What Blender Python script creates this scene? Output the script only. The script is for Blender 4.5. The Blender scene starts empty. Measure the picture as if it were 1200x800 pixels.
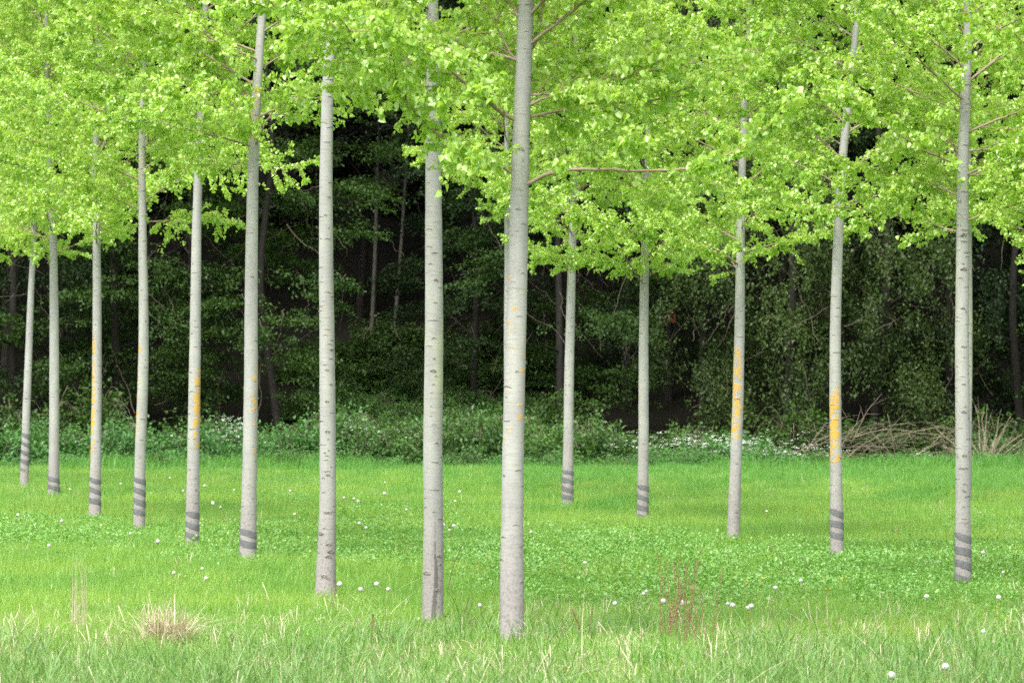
import bpy, math
import numpy as np
from mathutils import Vector

# ------------------------------------------------------------------ camera, world, light
scene = bpy.context.scene
F = 4650.0            # focal length in photo pixels (1200 wide)
H = 1.98              # camera height
HY = 455.0            # horizon row in the photo
D0 = 31.0             # distance of the nearest poplar

cam_d = bpy.data.cameras.new('camera')
cam = bpy.data.objects.new('camera', cam_d)
scene.collection.objects.link(cam)
cam.location = (0, 0, H)
cam.rotation_euler = (math.radians(90), 0, 0)
cam_d.sensor_width = 36
cam_d.lens = F / 1200 * 36
cam_d.shift_y = (HY - 400) / 1200
cam_d.clip_end = 2000
cam_d.dof.use_dof = True
cam_d.dof.focus_distance = 40
cam_d.dof.aperture_fstop = 6.3
scene.camera = cam

SUN_EL, SUN_AZ = math.radians(56), math.radians(205)     # azimuth from +Y, clockwise
world = bpy.data.worlds.new('World')
scene.world = world
world.use_nodes = True
wn = world.node_tree
bg = wn.nodes['Background']
sky = wn.nodes.new('ShaderNodeTexSky')
sky.sky_type = 'NISHITA'
sky.sun_disc = False
sky.sun_elevation = SUN_EL
sky.sun_rotation = SUN_AZ
sky.air_density = 1.5
sky.dust_density = 4.0
hs = wn.nodes.new('ShaderNodeHueSaturation')
hs.inputs['Saturation'].default_value = 0.2
wn.links.new(sky.outputs[0], hs.inputs['Color'])
wn.links.new(hs.outputs[0], bg.inputs[0])
bg.inputs[1].default_value = 0.15

sun_d = bpy.data.lights.new('sun', 'SUN')
sun_d.energy = 1.5
sun_d.angle = math.radians(25)
sun_d.color = (1.0, 0.96, 0.88)
sun = bpy.data.objects.new('sun', sun_d)
scene.collection.objects.link(sun)
sv = Vector((math.sin(SUN_AZ) * math.cos(SUN_EL), math.cos(SUN_AZ) * math.cos(SUN_EL), math.sin(SUN_EL)))
sun.rotation_euler = sv.to_track_quat('Z', 'Y').to_euler()
sun.location = (-10, -10, 40)

scene.view_settings.view_transform = 'Standard'
scene.view_settings.look = 'None'
scene.view_settings.gamma = 1
scene.view_settings.use_curve_mapping = False
scene.view_settings.exposure = 1.4
cy = scene.cycles
cy.max_bounces = 6
cy.diffuse_bounces = 4
cy.glossy_bounces = 2
cy.transmission_bounces = 5
cy.transparent_max_bounces = 4
cy.use_denoising = False
cy.use_adaptive_sampling = True
cy.adaptive_threshold = .02
cy.caustics_reflective = False
cy.caustics_refractive = False

# ------------------------------------------------------------------ helpers
col = scene.collection


def W(x, y, Y):
    """photo pixel at distance Y -> world point"""
    return np.array(((x - 600) / F * Y, Y, H + (HY - y) / F * Y))


def new_mesh(name, verts, faces, mats, attrs=None, smooth=True, mat_idx=None):
    me = bpy.data.meshes.new(name)
    verts = np.asarray(verts, dtype=np.float32).reshape(-1, 3)
    me.vertices.add(len(verts))
    me.vertices.foreach_set('co', verts.ravel())
    if isinstance(faces, np.ndarray):
        faces = [faces]
    loops = np.concatenate([f.ravel() for f in faces]).astype(np.int32)
    tot = np.concatenate([np.full(len(f), f.shape[1], np.int32) for f in faces])
    start = np.concatenate([[0], np.cumsum(tot)[:-1]]).astype(np.int32)
    me.loops.add(len(loops))
    me.loops.foreach_set('vertex_index', loops)
    me.polygons.add(len(tot))
    me.polygons.foreach_set('loop_start', start)
    me.polygons.foreach_set('loop_total', tot)
    me.polygons.foreach_set('use_smooth', np.full(len(tot), bool(smooth)))
    for m in (mats if isinstance(mats, (list, tuple)) else [mats]):
        me.materials.append(m)
    if mat_idx is not None:
        me.polygons.foreach_set('material_index', np.asarray(mat_idx, np.int32))
    for k, v in (attrs or {}).items():
        a = me.attributes.new(k, 'FLOAT', 'POINT')
        a.data.foreach_set('value', np.asarray(v, np.float32))
    me.update(calc_edges=True)
    return me


def add(name, me, parent=None, loc=(0, 0, 0), rot=(0, 0, 0), scl=(1, 1, 1), **props):
    o = bpy.data.objects.new(name, me)
    col.objects.link(o)
    o.location = loc
    o.rotation_euler = rot
    o.scale = scl if hasattr(scl, '__len__') else (scl,) * 3
    if parent is not None:
        o.parent = parent
    for k, v in props.items():
        o[k] = v
    return o


class Geo:
    """collects pieces into one mesh"""
    def __init__(self):
        self.v, self.q, self.t, self.n, self.a = [], [], [], 0, []

    def put(self, v, q=None, t=None, a=None):
        v = np.asarray(v, float).reshape(-1, 3)
        self.v.append(v)
        if q is not None and len(q):
            self.q.append(np.asarray(q) + self.n)
        if t is not None and len(t):
            self.t.append(np.asarray(t) + self.n)
        self.a.append(np.zeros(len(v)) if a is None else np.broadcast_to(a, (len(v),)))
        self.n += len(v)

    def tube(self, pts, radii, sides=6, cap=True):
        pts = np.asarray(pts, float)
        n = len(pts)
        radii = np.broadcast_to(radii, (n,))
        tan = np.gradient(pts, axis=0)
        tan /= np.linalg.norm(tan, axis=1)[:, None] + 1e-9
        ref = np.array((0.0, 0.0, 1.0)) if abs(tan[0, 2]) < 0.9 else np.array((1.0, 0, 0))
        u = np.cross(tan, ref)
        u /= np.linalg.norm(u, axis=1)[:, None] + 1e-9
        w = np.cross(tan, u)
        th = np.linspace(0, 2 * math.pi, sides, endpoint=False)
        ring = (u[:, None] * np.cos(th)[None, :, None] + w[:, None] * np.sin(th)[None, :, None]) * radii[:, None, None]
        v = (pts[:, None] + ring).reshape(-1, 3)
        i, j = np.meshgrid(np.arange(n - 1), np.arange(sides), indexing='ij')
        j2 = (j + 1) % sides
        q = np.stack([i * sides + j, i * sides + j2, (i + 1) * sides + j2, (i + 1) * sides + j], -1).reshape(-1, 4)
        self.put(v, q)
        if cap:
            v2 = np.vstack([v[-sides:], pts[-1:] + tan[-1:] * radii[-1]])
            self.put(v2, t=[(k, (k + 1) % sides, sides) for k in range(sides)])

    def mesh(self, name, mats, smooth=True, attr=None):
        f = []
        if self.q:
            f.append(np.concatenate(self.q))
        if self.t:
            f.append(np.concatenate(self.t))
        return new_mesh(name, np.concatenate(self.v), f, mats, {attr: np.concatenate(self.a)} if attr else None, smooth)


def unit(v):
    return v / (np.linalg.norm(v, axis=-1, keepdims=True) + 1e-9)


def leaves_geo(P, A, N, L, Wd, fold=0.25, curl=0.15):
    """ovate leaves: P base points, A axis (base to tip), N normals, L lengths, Wd widths (fraction of L). 6 verts, 2 quads each"""
    A = unit(A)
    S = unit(np.cross(A, N))
    N = unit(np.cross(S, A))
    L = np.broadcast_to(L, (len(P),))[:, None]
    Wd = np.broadcast_to(Wd, (len(P),))[:, None] * L
    up = N * Wd * fold
    b = P
    r1 = P + A * L * .28 + S * Wd * .5 + up
    r2 = P + A * L * .62 + S * Wd * .36 + up * .8 - N * L * curl * .4
    tp = P + A * L - N * L * curl
    l2 = P + A * L * .62 - S * Wd * .36 + up * .8 - N * L * curl * .4
    l1 = P + A * L * .28 - S * Wd * .5 + up
    v = np.stack([b, r1, r2, tp, l2, l1], 1).reshape(-1, 3)
    k = np.arange(len(P))[:, None] * 6
    q = np.concatenate([k + np.array([0, 1, 2, 3]), k + np.array([0, 3, 4, 5])])
    return v, q


# ------------------------------------------------------------------ materials
def mat(name):
    m = bpy.data.materials.new(name)
    m.use_nodes = True
    nt = m.node_tree
    nt.nodes.clear()
    out = nt.nodes.new('ShaderNodeOutputMaterial')
    return m, nt, out


def nd(nt, typ, **kw):
    n = nt.nodes.new(typ)
    for k, v in kw.items():
        if k.startswith('i_'):
            n.inputs[k[2:].replace('_', ' ')].default_value = v
        else:
            setattr(n, k, v)
    return n


def mixc(nt, fac, a, b, blend='MIX'):
    n = nt.nodes.new('ShaderNodeMix')
    n.data_type = 'RGBA'
    n.blend_type = blend
    for s, v in ((n.inputs['Factor'], fac), (n.inputs['A'], a), (n.inputs['B'], b)):
        if hasattr(v, 'is_linked') or isinstance(v, bpy.types.NodeSocket):
            nt.links.new(v, s)
        elif isinstance(v, (int, float)):
            s.default_value = v
        else:
            s.default_value = (*v, 1)
    return n.outputs['Result']


def math_n(nt, op, a, b=0.0, clamp=False):
    n = nt.nodes.new('ShaderNodeMath')
    n.operation = op
    n.use_clamp = clamp
    for s, v in ((n.inputs[0], a), (n.inputs[1], b)):
        if isinstance(v, bpy.types.NodeSocket):
            nt.links.new(v, s)
        else:
            s.default_value = v
    return n.outputs[0]


def ramp(nt, src, p0, p1):
    n = nt.nodes.new('ShaderNodeMapRange')
    n.inputs['From Min'].default_value = p0
    n.inputs['From Max'].default_value = p1
    nt.links.new(src, n.inputs['Value'])
    return n.outputs['Result']


def noise(nt, scale, detail=3, vec=None, rough=.55):
    n = nt.nodes.new('ShaderNodeTexNoise')
    n.inputs['Scale'].default_value = scale
    n.inputs['Detail'].default_value = detail
    n.inputs['Roughness'].default_value = rough
    if vec is not None:
        nt.links.new(vec, n.inputs['Vector'])
    return n.outputs['Fac']


def leaf_mat(name, c1, c2, trans=.45, gloss=.06, rough=.45, patch=None, patch_scale=.5, tscale=(1.15, 1.1, .6)):
    """thin leaf: diffuse + translucent + a little gloss; c1..c2 mixed per leaf (attribute tint) and per instance"""
    m, nt, out = mat(name)
    at = nd(nt, 'ShaderNodeAttribute', attribute_name='tint')
    oi = nd(nt, 'ShaderNodeObjectInfo')
    f = math_n(nt, 'ADD', math_n(nt, 'MULTIPLY', at.outputs['Fac'], .75), math_n(nt, 'MULTIPLY', oi.outputs['Random'], .25))
    c = mixc(nt, f, c1, c2)
    if patch is not None:
        geo = nd(nt, 'ShaderNodeNewGeometry')
        pn = ramp(nt, noise(nt, patch_scale, 3, geo.outputs['Position']), .42, .62)
        c = mixc(nt, pn, c, patch)
    tc = mixc(nt, 1.0, c, tscale, 'MULTIPLY')
    d = nd(nt, 'ShaderNodeBsdfDiffuse')
    nt.links.new(c, d.inputs['Color'])
    t = nd(nt, 'ShaderNodeBsdfTranslucent')
    nt.links.new(tc, t.inputs['Color'])
    mx = nd(nt, 'ShaderNodeMixShader')
    mx.inputs[0].default_value = trans
    nt.links.new(d.outputs[0], mx.inputs[1])
    nt.links.new(t.outputs[0], mx.inputs[2])
    g = nd(nt, 'ShaderNodeBsdfGlossy')
    g.inputs['Roughness'].default_value = rough
    g.inputs['Color'].default_value = (1, 1, 1, 1)
    mg = nd(nt, 'ShaderNodeMixShader')
    mg.inputs[0].default_value = gloss
    nt.links.new(mx.outputs[0], mg.inputs[1])
    nt.links.new(g.outputs[0], mg.inputs[2])
    nt.links.new(mg.outputs[0], out.inputs['Surface'])
    return m


def plain_mat(name, c1, c2, scale=8, rough=.8, bump=0.0, stretch=None):
    m, nt, out = mat(name)
    tc = nd(nt, 'ShaderNodeTexCoord')
    vec = tc.outputs['Object']
    if stretch:
        mp = nd(nt, 'ShaderNodeMapping')
        mp.inputs['Scale'].default_value = stretch
        nt.links.new(vec, mp.inputs['Vector'])
        vec = mp.outputs[0]
    nz = noise(nt, scale, 5, vec)
    p = nd(nt, 'ShaderNodeBsdfPrincipled')
    p.inputs['Roughness'].default_value = rough
    p.inputs['Specular IOR Level'].default_value = .25
    nt.links.new(mixc(nt, ramp(nt, nz, .3, .7), c1, c2), p.inputs['Base Color'])
    if bump:
        b = nd(nt, 'ShaderNodeBump')
        b.inputs['Strength'].default_value = bump
        b.inputs['Distance'].default_value = .01
        nt.links.new(nz, b.inputs['Height'])
        nt.links.new(b.outputs[0], p.inputs['Normal'])
    nt.links.new(p.outputs[0], out.inputs['Surface'])
    return m


def bark_mat():
    m, nt, out = mat('poplar_bark')
    tc = nd(nt, 'ShaderNodeTexCoord')
    ob = tc.outputs['Object']
    rnd = nd(nt, 'ShaderNodeObjectInfo')
    mp = nd(nt, 'ShaderNodeMapping')
    mp.inputs['Scale'].default_value = (9, 9, 60)
    nt.links.new(ob, mp.inputs['Vector'])
    fine = noise(nt, 1.0, 4, mp.outputs[0], .6)          # horizontal lenticel streaks
    mp2 = nd(nt, 'ShaderNodeMapping')
    mp2.inputs['Scale'].default_value = (7, 7, 2.2)
    nt.links.new(ob, mp2.inputs['Vector'])
    big = noise(nt, 1.0, 4, mp2.outputs[0])
    speck = noise(nt, 90, 2, ob)
    h = nd(nt, 'ShaderNodeAttribute', attribute_name='height').outputs['Fac']
    li = nd(nt, 'ShaderNodeAttribute', attribute_name='lichen').outputs['Fac']
    st = nd(nt, 'ShaderNodeAttribute', attribute_name='stain').outputs['Fac']
    mo = nd(nt, 'ShaderNodeAttribute', attribute_name='moss').outputs['Fac']
    c = mixc(nt, ramp(nt, big, .32, .7), (.29, .285, .285), (.375, .375, .38))
    c = mixc(nt, math_n(nt, 'MULTIPLY', ramp(nt, fine, .54, .68), .5), c, (.20, .18, .155))
    c = mixc(nt, math_n(nt, 'MULTIPLY', ramp(nt, speck, .56, .7), .3), c, (.17, .16, .145))
    # greenish algae film
    c = mixc(nt, math_n(nt, 'MULTIPLY', math_n(nt, 'MULTIPLY', mo, ramp(nt, big, .3, .6)), .55), c, (.40, .43, .22))
    # the older, rougher, pinkish-grey bark near the foot
    foot = ramp(nt, h, 1.5, .1)
    rough_n = noise(nt, 38, 4, ob)
    c = mixc(nt, math_n(nt, 'MULTIPLY', foot, .7), c, (.285, .245, .25))
    c = mixc(nt, math_n(nt, 'MULTIPLY', math_n(nt, 'MULTIPLY', foot, ramp(nt, rough_n, .5, .64)), .6), c, (.13, .11, .10))
    # orange lichen
    mp3 = nd(nt, 'ShaderNodeMapping')
    mp3.inputs['Scale'].default_value = (14, 14, 24)
    nt.links.new(ob, mp3.inputs['Vector'])
    ln = noise(nt, 1.0, 5, mp3.outputs[0], .65)
    brk = ramp(nt, noise(nt, 9, 3, ob), .36, .6)
    thr = math_n(nt, 'SUBTRACT', math_n(nt, 'ADD', ln, math_n(nt, 'MULTIPLY', li, math_n(nt, 'ADD', math_n(nt, 'MULTIPLY', brk, .16), .21))), .755)
    lm = math_n(nt, 'MULTIPLY', thr, 12.0, True)
    c = mixc(nt, math_n(nt, 'MULTIPLY', lm, .92), c, mixc(nt, ramp(nt, speck, .35, .65), (.58, .30, .025), (.50, .34, .07)))
    # dark run-off stain
    sn = noise(nt, 22, 4, ob)
    sm = math_n(nt, 'MULTIPLY', math_n(nt, 'SUBTRACT', math_n(nt, 'ADD', sn, st), .85), 4.0, True)
    c = mixc(nt, math_n(nt, 'MULTIPLY', sm, .8), c, (.10, .09, .085))
    p = nd(nt, 'ShaderNodeBsdfPrincipled')
    p.inputs['Roughness'].default_value = .75
    p.inputs['Specular IOR Level'].default_value = .2
    nt.links.new(c, p.inputs['Base Color'])
    hgt = math_n(nt, 'ADD', math_n(nt, 'MULTIPLY', fine, .6), math_n(nt, 'ADD', math_n(nt, 'MULTIPLY', speck, .3), math_n(nt, 'MULTIPLY', lm, .5)))
    b = nd(nt, 'ShaderNodeBump')
    b.inputs['Strength'].default_value = .5
    b.inputs['Distance'].default_value = .006
    nt.links.new(hgt, b.inputs['Height'])
    nt.links.new(b.outputs[0], p.inputs['Normal'])
    nt.links.new(p.outputs[0], out.inputs['Surface'])
    return m


M_bark = bark_mat()
M_ridge = plain_mat('bark_ridge', (.27, .245, .22), (.15, .13, .115), 60, .85)
M_knot = plain_mat('bark_knot', (.31, .28, .25), (.15, .125, .105), 70, .9, .6)
M_tape = plain_mat('grey_tape', (.11, .11, .12), (.17, .17, .18), 14, .5, .1)
M_twig = plain_mat('branch_bark', (.25, .18, .115), (.31, .26, .19), 9, .8, .3)
M_leaf = leaf_mat('poplar_leaf', (.56, .74, .15), (.36, .61, .10), trans=.6, gloss=.06, rough=.4, tscale=(1.08, 1.05, .6))
M_grass = leaf_mat('meadow_grass', (.27, .48, .09), (.105, .29, .045), trans=.42, gloss=.03, patch=(.28, .46, .08), patch_scale=.35, tscale=(1.15, 1.1, .6))
M_grass_blue = leaf_mat('lush_grass', (.17, .39, .065), (.08, .26, .04), trans=.4, gloss=.03)
M_grass_long = leaf_mat('long_grass', (.26, .42, .11), (.055, .18, .045), trans=.35, gloss=.03)
M_clover = leaf_mat('broad_ground_leaf', (.26, .48, .11), (.10, .29, .05), trans=.35, gloss=.05, rough=.45)
M_straw = leaf_mat('straw', (.62, .57, .40), (.42, .36, .23), trans=.25, gloss=.03, tscale=(1, .97, .85))
M_rust = leaf_mat('rusty_stalk', (.30, .19, .11), (.20, .14, .07), trans=.2, gloss=.02, tscale=(1, .9, .7))
M_ystalk = leaf_mat('yellow_stalk', (.45, .36, .12), (.38, .24, .08), trans=.25, gloss=.03, tscale=(1, .9, .7))
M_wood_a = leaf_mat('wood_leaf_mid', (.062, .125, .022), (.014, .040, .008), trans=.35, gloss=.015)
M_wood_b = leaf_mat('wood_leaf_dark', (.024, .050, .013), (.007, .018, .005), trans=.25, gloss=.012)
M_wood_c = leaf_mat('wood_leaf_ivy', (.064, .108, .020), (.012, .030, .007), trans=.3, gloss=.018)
M_wood_d = leaf_mat('wood_leaf_shaded', (.008, .012, .006), (.004, .006, .003), trans=.2, gloss=.01)  # leaves deep in the wood, with the shade put into their colour
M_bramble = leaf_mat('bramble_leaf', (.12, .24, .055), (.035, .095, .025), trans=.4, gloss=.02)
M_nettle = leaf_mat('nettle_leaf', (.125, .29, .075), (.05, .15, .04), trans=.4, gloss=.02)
M_wbark = plain_mat('wood_bark', (.012, .011, .009), (.024, .021, .017), 6, .9, .5)
M_wtwig = plain_mat('wood_twig', (.12, .10, .075), (.07, .055, .04), 8, .9)
M_dead = plain_mat('dead_wood', (.24, .20, .15), (.13, .10, .075), 6, .85, .3)
M_pale = plain_mat('bleached_twig', (.36, .31, .24), (.26, .21, .15), 6, .85)
M_dark_twig = plain_mat('dark_twig', (.10, .075, .05), (.18, .14, .10), 12, .85)
M_white = leaf_mat('white_petal', (.80, .80, .76), (.74, .76, .70), trans=.3, gloss=.02, tscale=(1, 1, 1))
M_yellow = leaf_mat('yellow_petal', (.80, .58, .02), (.75, .50, .02), trans=.3, gloss=.04, tscale=(1, 1, 1))
M_sign = plain_mat('faded_red_paint', (.26, .055, .045), (.16, .07, .05), 9, .7)
M_signp = plain_mat('pale_sign_patch', (.20, .17, .12), (.13, .11, .08), 12, .8)
M_signy = plain_mat('yellow_strip', (.50, .40, .10), (.42, .33, .08), 12, .7)

# ------------------------------------------------------------------ poplar data (pixels in the photograph)
# key: base pixel, distance ratio, base / mid diameter, crown start height, label, trunk polyline
POP = [
    dict(r=2.55, pl=[(28, 571), (31, 480), (36, 350), (40, 270), (47, 150), (52, 0)], d=(.187, .150), h0=4.7, tape=(505, 553, 4), lich=None,
         label='thin leaning pale poplar farthest left, with grey tape around its foot'),
    dict(r=2.30, pl=[(63, 579), (64, 480), (64, 380), (63, 270), (60, 200), (57, 100)], d=(.225, .178), h0=4.3, tape=(556, 580, 1.6), lich=None,
         label='second poplar from the left, straight pale trunk free of orange lichen'),
    dict(r=2.05, pl=[(111, 610), (112, 530), (113, 450), (113, 350), (112, 265), (110, 210), (114, 100), (118, 20)], d=(.205, .162), h0=4.5, tape=(557, 598, 2.6), lich=[(385, 545, 205, 1.0, 60)],
         label='third poplar from the left, orange lichen down its left side above grey tape'),
    dict(r=1.88, pl=[(163, 620), (164, 540), (168, 440), (169, 370), (168, 300), (167, 190), (168, 100), (171, 20)], d=(.185, .155), h0=4.6, tape=(556, 606, 3.2), lich=[(385, 530, 200, .72, 50), (175, 235, 270, .6, 80)],
         label='fourth poplar from the left, slightly bowed, with four bands of grey tape'),
    dict(r=1.68, pl=[(225, 643), (226, 560), (228, 450), (229, 370), (230, 280), (233, 170), (237, 100), (240, 20)], d=(.190, .156), h0=5.0, tape=(596, 641, 2.6), lich=[(430, 530, 320, 1.0, 55)],
         label='fifth poplar from the left, bright orange lichen on its right side'),
    dict(r=1.50, pl=[(290, 653), (292, 560), (294, 450), (294, 350), (295, 250), (297, 170), (302, 80), (308, 0)], d=(.215, .168), h0=4.75, tape=(617, 652, 1.8), lich=[(420, 570, 330, .72, 45), (95, 175, 280, .75, 80)],
         label='sixth poplar from the left, two slanting grey tape bands at its foot'),
    dict(r=1.27, pl=[(381, 708), (384, 600), (384, 500), (383, 400), (382, 300), (382, 200), (384, 100), (388, 30)], d=(.232, .160), h0=6.2, tape=None, lich=[(330, 400, 300, .5, 60)],
         label='pale poplar with knobbly scarred foot just left of the dark gap in the wood'),
    dict(r=1.13, pl=[(507, 731), (508, 620), (507, 520), (509, 420), (509, 330), (508, 240), (508, 160), (507, 80)], d=(.200, .167), h0=4.6, tape=None, lich=[(380, 440, 190, .55, 30)], stain=True, moss=(330, 520),
         label='smooth pale poplar with a dark stain running down its foot'),
    dict(r=1.00, pl=[(600, 754), (600, 650), (601, 550), (603, 450), (606, 350), (608, 250), (611, 150), (615, 50), (618, -20)], d=(.192, .166), h0=4.3, tape=None, lich=[(300, 540, 270, .52, 75)],
         label='nearest and thickest poplar at the centre, with long brown low boughs'),
    dict(r=2.40, pl=[(597, 580), (596, 480), (595, 400), (595, 300), (594, 200)], d=(.200, .160), h0=5.3, tape=None, lich=None,
         label='poplar almost hidden behind the thick central trunk, a sliver on its left'),
    dict(r=2.20, pl=[(665, 592), (666, 520), (667, 430), (669, 350), (671, 280), (672, 230), (674, 120)], d=(.215, .170), h0=4.15, tape=(548, 588, 3.2), lich=None,
         label='far poplar just right of the central trunk, grey tape round its foot'),
    dict(r=2.00, pl=[(753, 613), (754, 520), (754, 420), (755, 330), (757, 260), (759, 210), (760, 130)], d=(.187, .158), h0=3.75, tape=(565, 613, 3.2), lich=[(425, 530, 200, .5, 40)],
         label='thin straight poplar left of the leaning orange one, four bands of grey tape'),
    dict(r=1.78, pl=[(859, 636), (862, 550), (865, 470), (867, 380), (868, 300), (869, 240), (873, 100), (878, 40)], d=(.188, .152), h0=3.8, tape=None, lich=[(395, 525, 225, .88, 80)],
         label='poplar leaning right, spotted with orange lichen and bare of tape'),
    dict(r=1.60, pl=[(981, 656), (980, 560), (979, 470), (979, 380), (982, 280), (986, 200), (994, 120), (1003, 40)], d=(.172, .148), h0=4.4, tape=(594, 640, 2.6), lich=[(452, 548, 235, 1.05, 75)],
         label='poplar with the brightest orange lichen patch, left of the brush pile end'),
    dict(r=1.36, pl=[(1129, 690), (1128, 600), (1128, 500), (1127, 400), (1128, 300), (1128, 200), (1131, 120), (1134, 60)], d=(.182, .154), h0=3.85, tape=(621, 686, 3.2), lich=[(430, 540, 183, .6, 25)],
         label='rightmost poplar in the picture, with eye-shaped scars and four grey tape bands'),
    dict(r=2.24, pl=[(1132, 588), (1133, 480), (1134, 380), (1134, 280)], d=(.19, .160), h0=4.9, tape=None, lich=None, moss=(250, 500),
         label='poplar almost hidden behind the rightmost trunk, a greenish sliver on its right'),
    # three whose trunks stand just outside the picture and whose crowns hang into it
    dict(r=1.14, pl=[(1352, 720), (1354, 500), (1356, 200)], d=(.2, .16), h0=3.4, tape=None, lich=None,
         label='near poplar beyond the right edge, only its leafy boughs reaching in'),
    dict(r=2.04, pl=[(1262, 600), (1262, 400), (1264, 200)], d=(.2, .16), h0=3.5, tape=None, lich=None,
         label='far poplar beyond the right edge, low boughs behind the rightmost trunk'),
    dict(r=2.74, pl=[(-22, 563), (-20, 400), (-16, 200)], d=(.2, .16), h0=4.6, tape=None, lich=None,
         label='farthest poplar beyond the left edge, boughs over the left corner'),
]
for p in POP:
    p['Y'] = D0 * p['r']
    p['base'] = W(*p['pl'][0], p['Y'])

# ------------------------------------------------------------------ ground
_bx = np.array([p['base'][0] for p in POP[:16]])
_by = np.array([p['base'][1] for p in POP[:16]])
_bz = np.array([p['base'][2] for p in POP[:16]]) - .10


def gz(X, Y):
    X = np.asarray(X, float)
    Y = np.asarray(Y, float)
    d2 = (X[..., None] - _bx) ** 2 + (Y[..., None] - _by) ** 2
    w = np.exp(-d2 / (2 * 3.2 ** 2))
    z = ((w * _bz).sum(-1) + .25 * -.11) / (w.sum(-1) + .25)
    t = np.clip(Y - 106, 0, None)
    hill = .16 * t + .0035 * t * t
    bumps = .03 * np.sin(X * .9 + Y * .35) * np.sin(Y * .6 - X * .3)
    return z + hill + bumps


def g1(x, y):
    return float(gz(np.array([x]), np.array([y]))[0])


xs = np.concatenate([np.linspace(-180, -24, 14), np.linspace(-22, 22, 89), np.linspace(24, 180, 14)])
ys = np.concatenate([np.linspace(-60, 18, 12), np.linspace(20, 125, 211), np.linspace(128, 230, 40)])
GX, GY = np.meshgrid(xs, ys, indexing='ij')
GZ = gz(GX, GY)
nx, ny = len(xs), len(ys)
ii, jj = np.meshgrid(np.arange(nx - 1), np.arange(ny - 1), indexing='ij')
gq = np.stack([ii * ny + jj, (ii + 1) * ny + jj, (ii + 1) * ny + jj + 1, ii * ny + jj + 1], -1).reshape(-1, 4)
m, nt, out = mat('meadow_soil')
geo = nd(nt, 'ShaderNodeNewGeometry')
sep = nd(nt, 'ShaderNodeSeparateXYZ')
nt.links.new(geo.outputs['Position'], sep.inputs[0])
n1 = noise(nt, 2.5, 5, geo.outputs['Position'])
n2 = noise(nt, 30, 4, geo.outputs['Position'])
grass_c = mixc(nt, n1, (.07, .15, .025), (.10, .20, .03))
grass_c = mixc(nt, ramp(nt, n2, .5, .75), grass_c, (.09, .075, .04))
shaded_litter = mixc(nt, n2, (.006, .007, .004), (.014, .012, .008))  # leaf litter under the trees, its colour darkened to carry the wood's shade
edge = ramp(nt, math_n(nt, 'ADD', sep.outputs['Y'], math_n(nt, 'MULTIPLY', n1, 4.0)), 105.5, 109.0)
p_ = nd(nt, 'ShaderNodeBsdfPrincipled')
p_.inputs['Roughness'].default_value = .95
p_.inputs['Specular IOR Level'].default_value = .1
nt.links.new(mixc(nt, edge, grass_c, shaded_litter), p_.inputs['Base Color'])
nt.links.new(p_.outputs[0], out.inputs['Surface'])
M_ground = m
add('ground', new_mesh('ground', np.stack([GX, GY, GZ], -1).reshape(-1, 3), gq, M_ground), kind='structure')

# ------------------------------------------------------------------ poplar limb prototypes


def resample(pts, n):
    pts = np.asarray(pts, float)
    s = np.concatenate([[0], np.cumsum(np.linalg.norm(np.diff(pts, axis=0), axis=1))])
    t = np.linspace(0, s[-1], n)
    return np.stack([np.interp(t, s, pts[:, k]) for k in range(3)], -1)


def smooth_line(pts, n):
    p = resample(pts, n)
    for _ in range(3):
        p[1:-1] = .25 * p[:-2] + .5 * p[1:-1] + .25 * p[2:]
    return p


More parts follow.
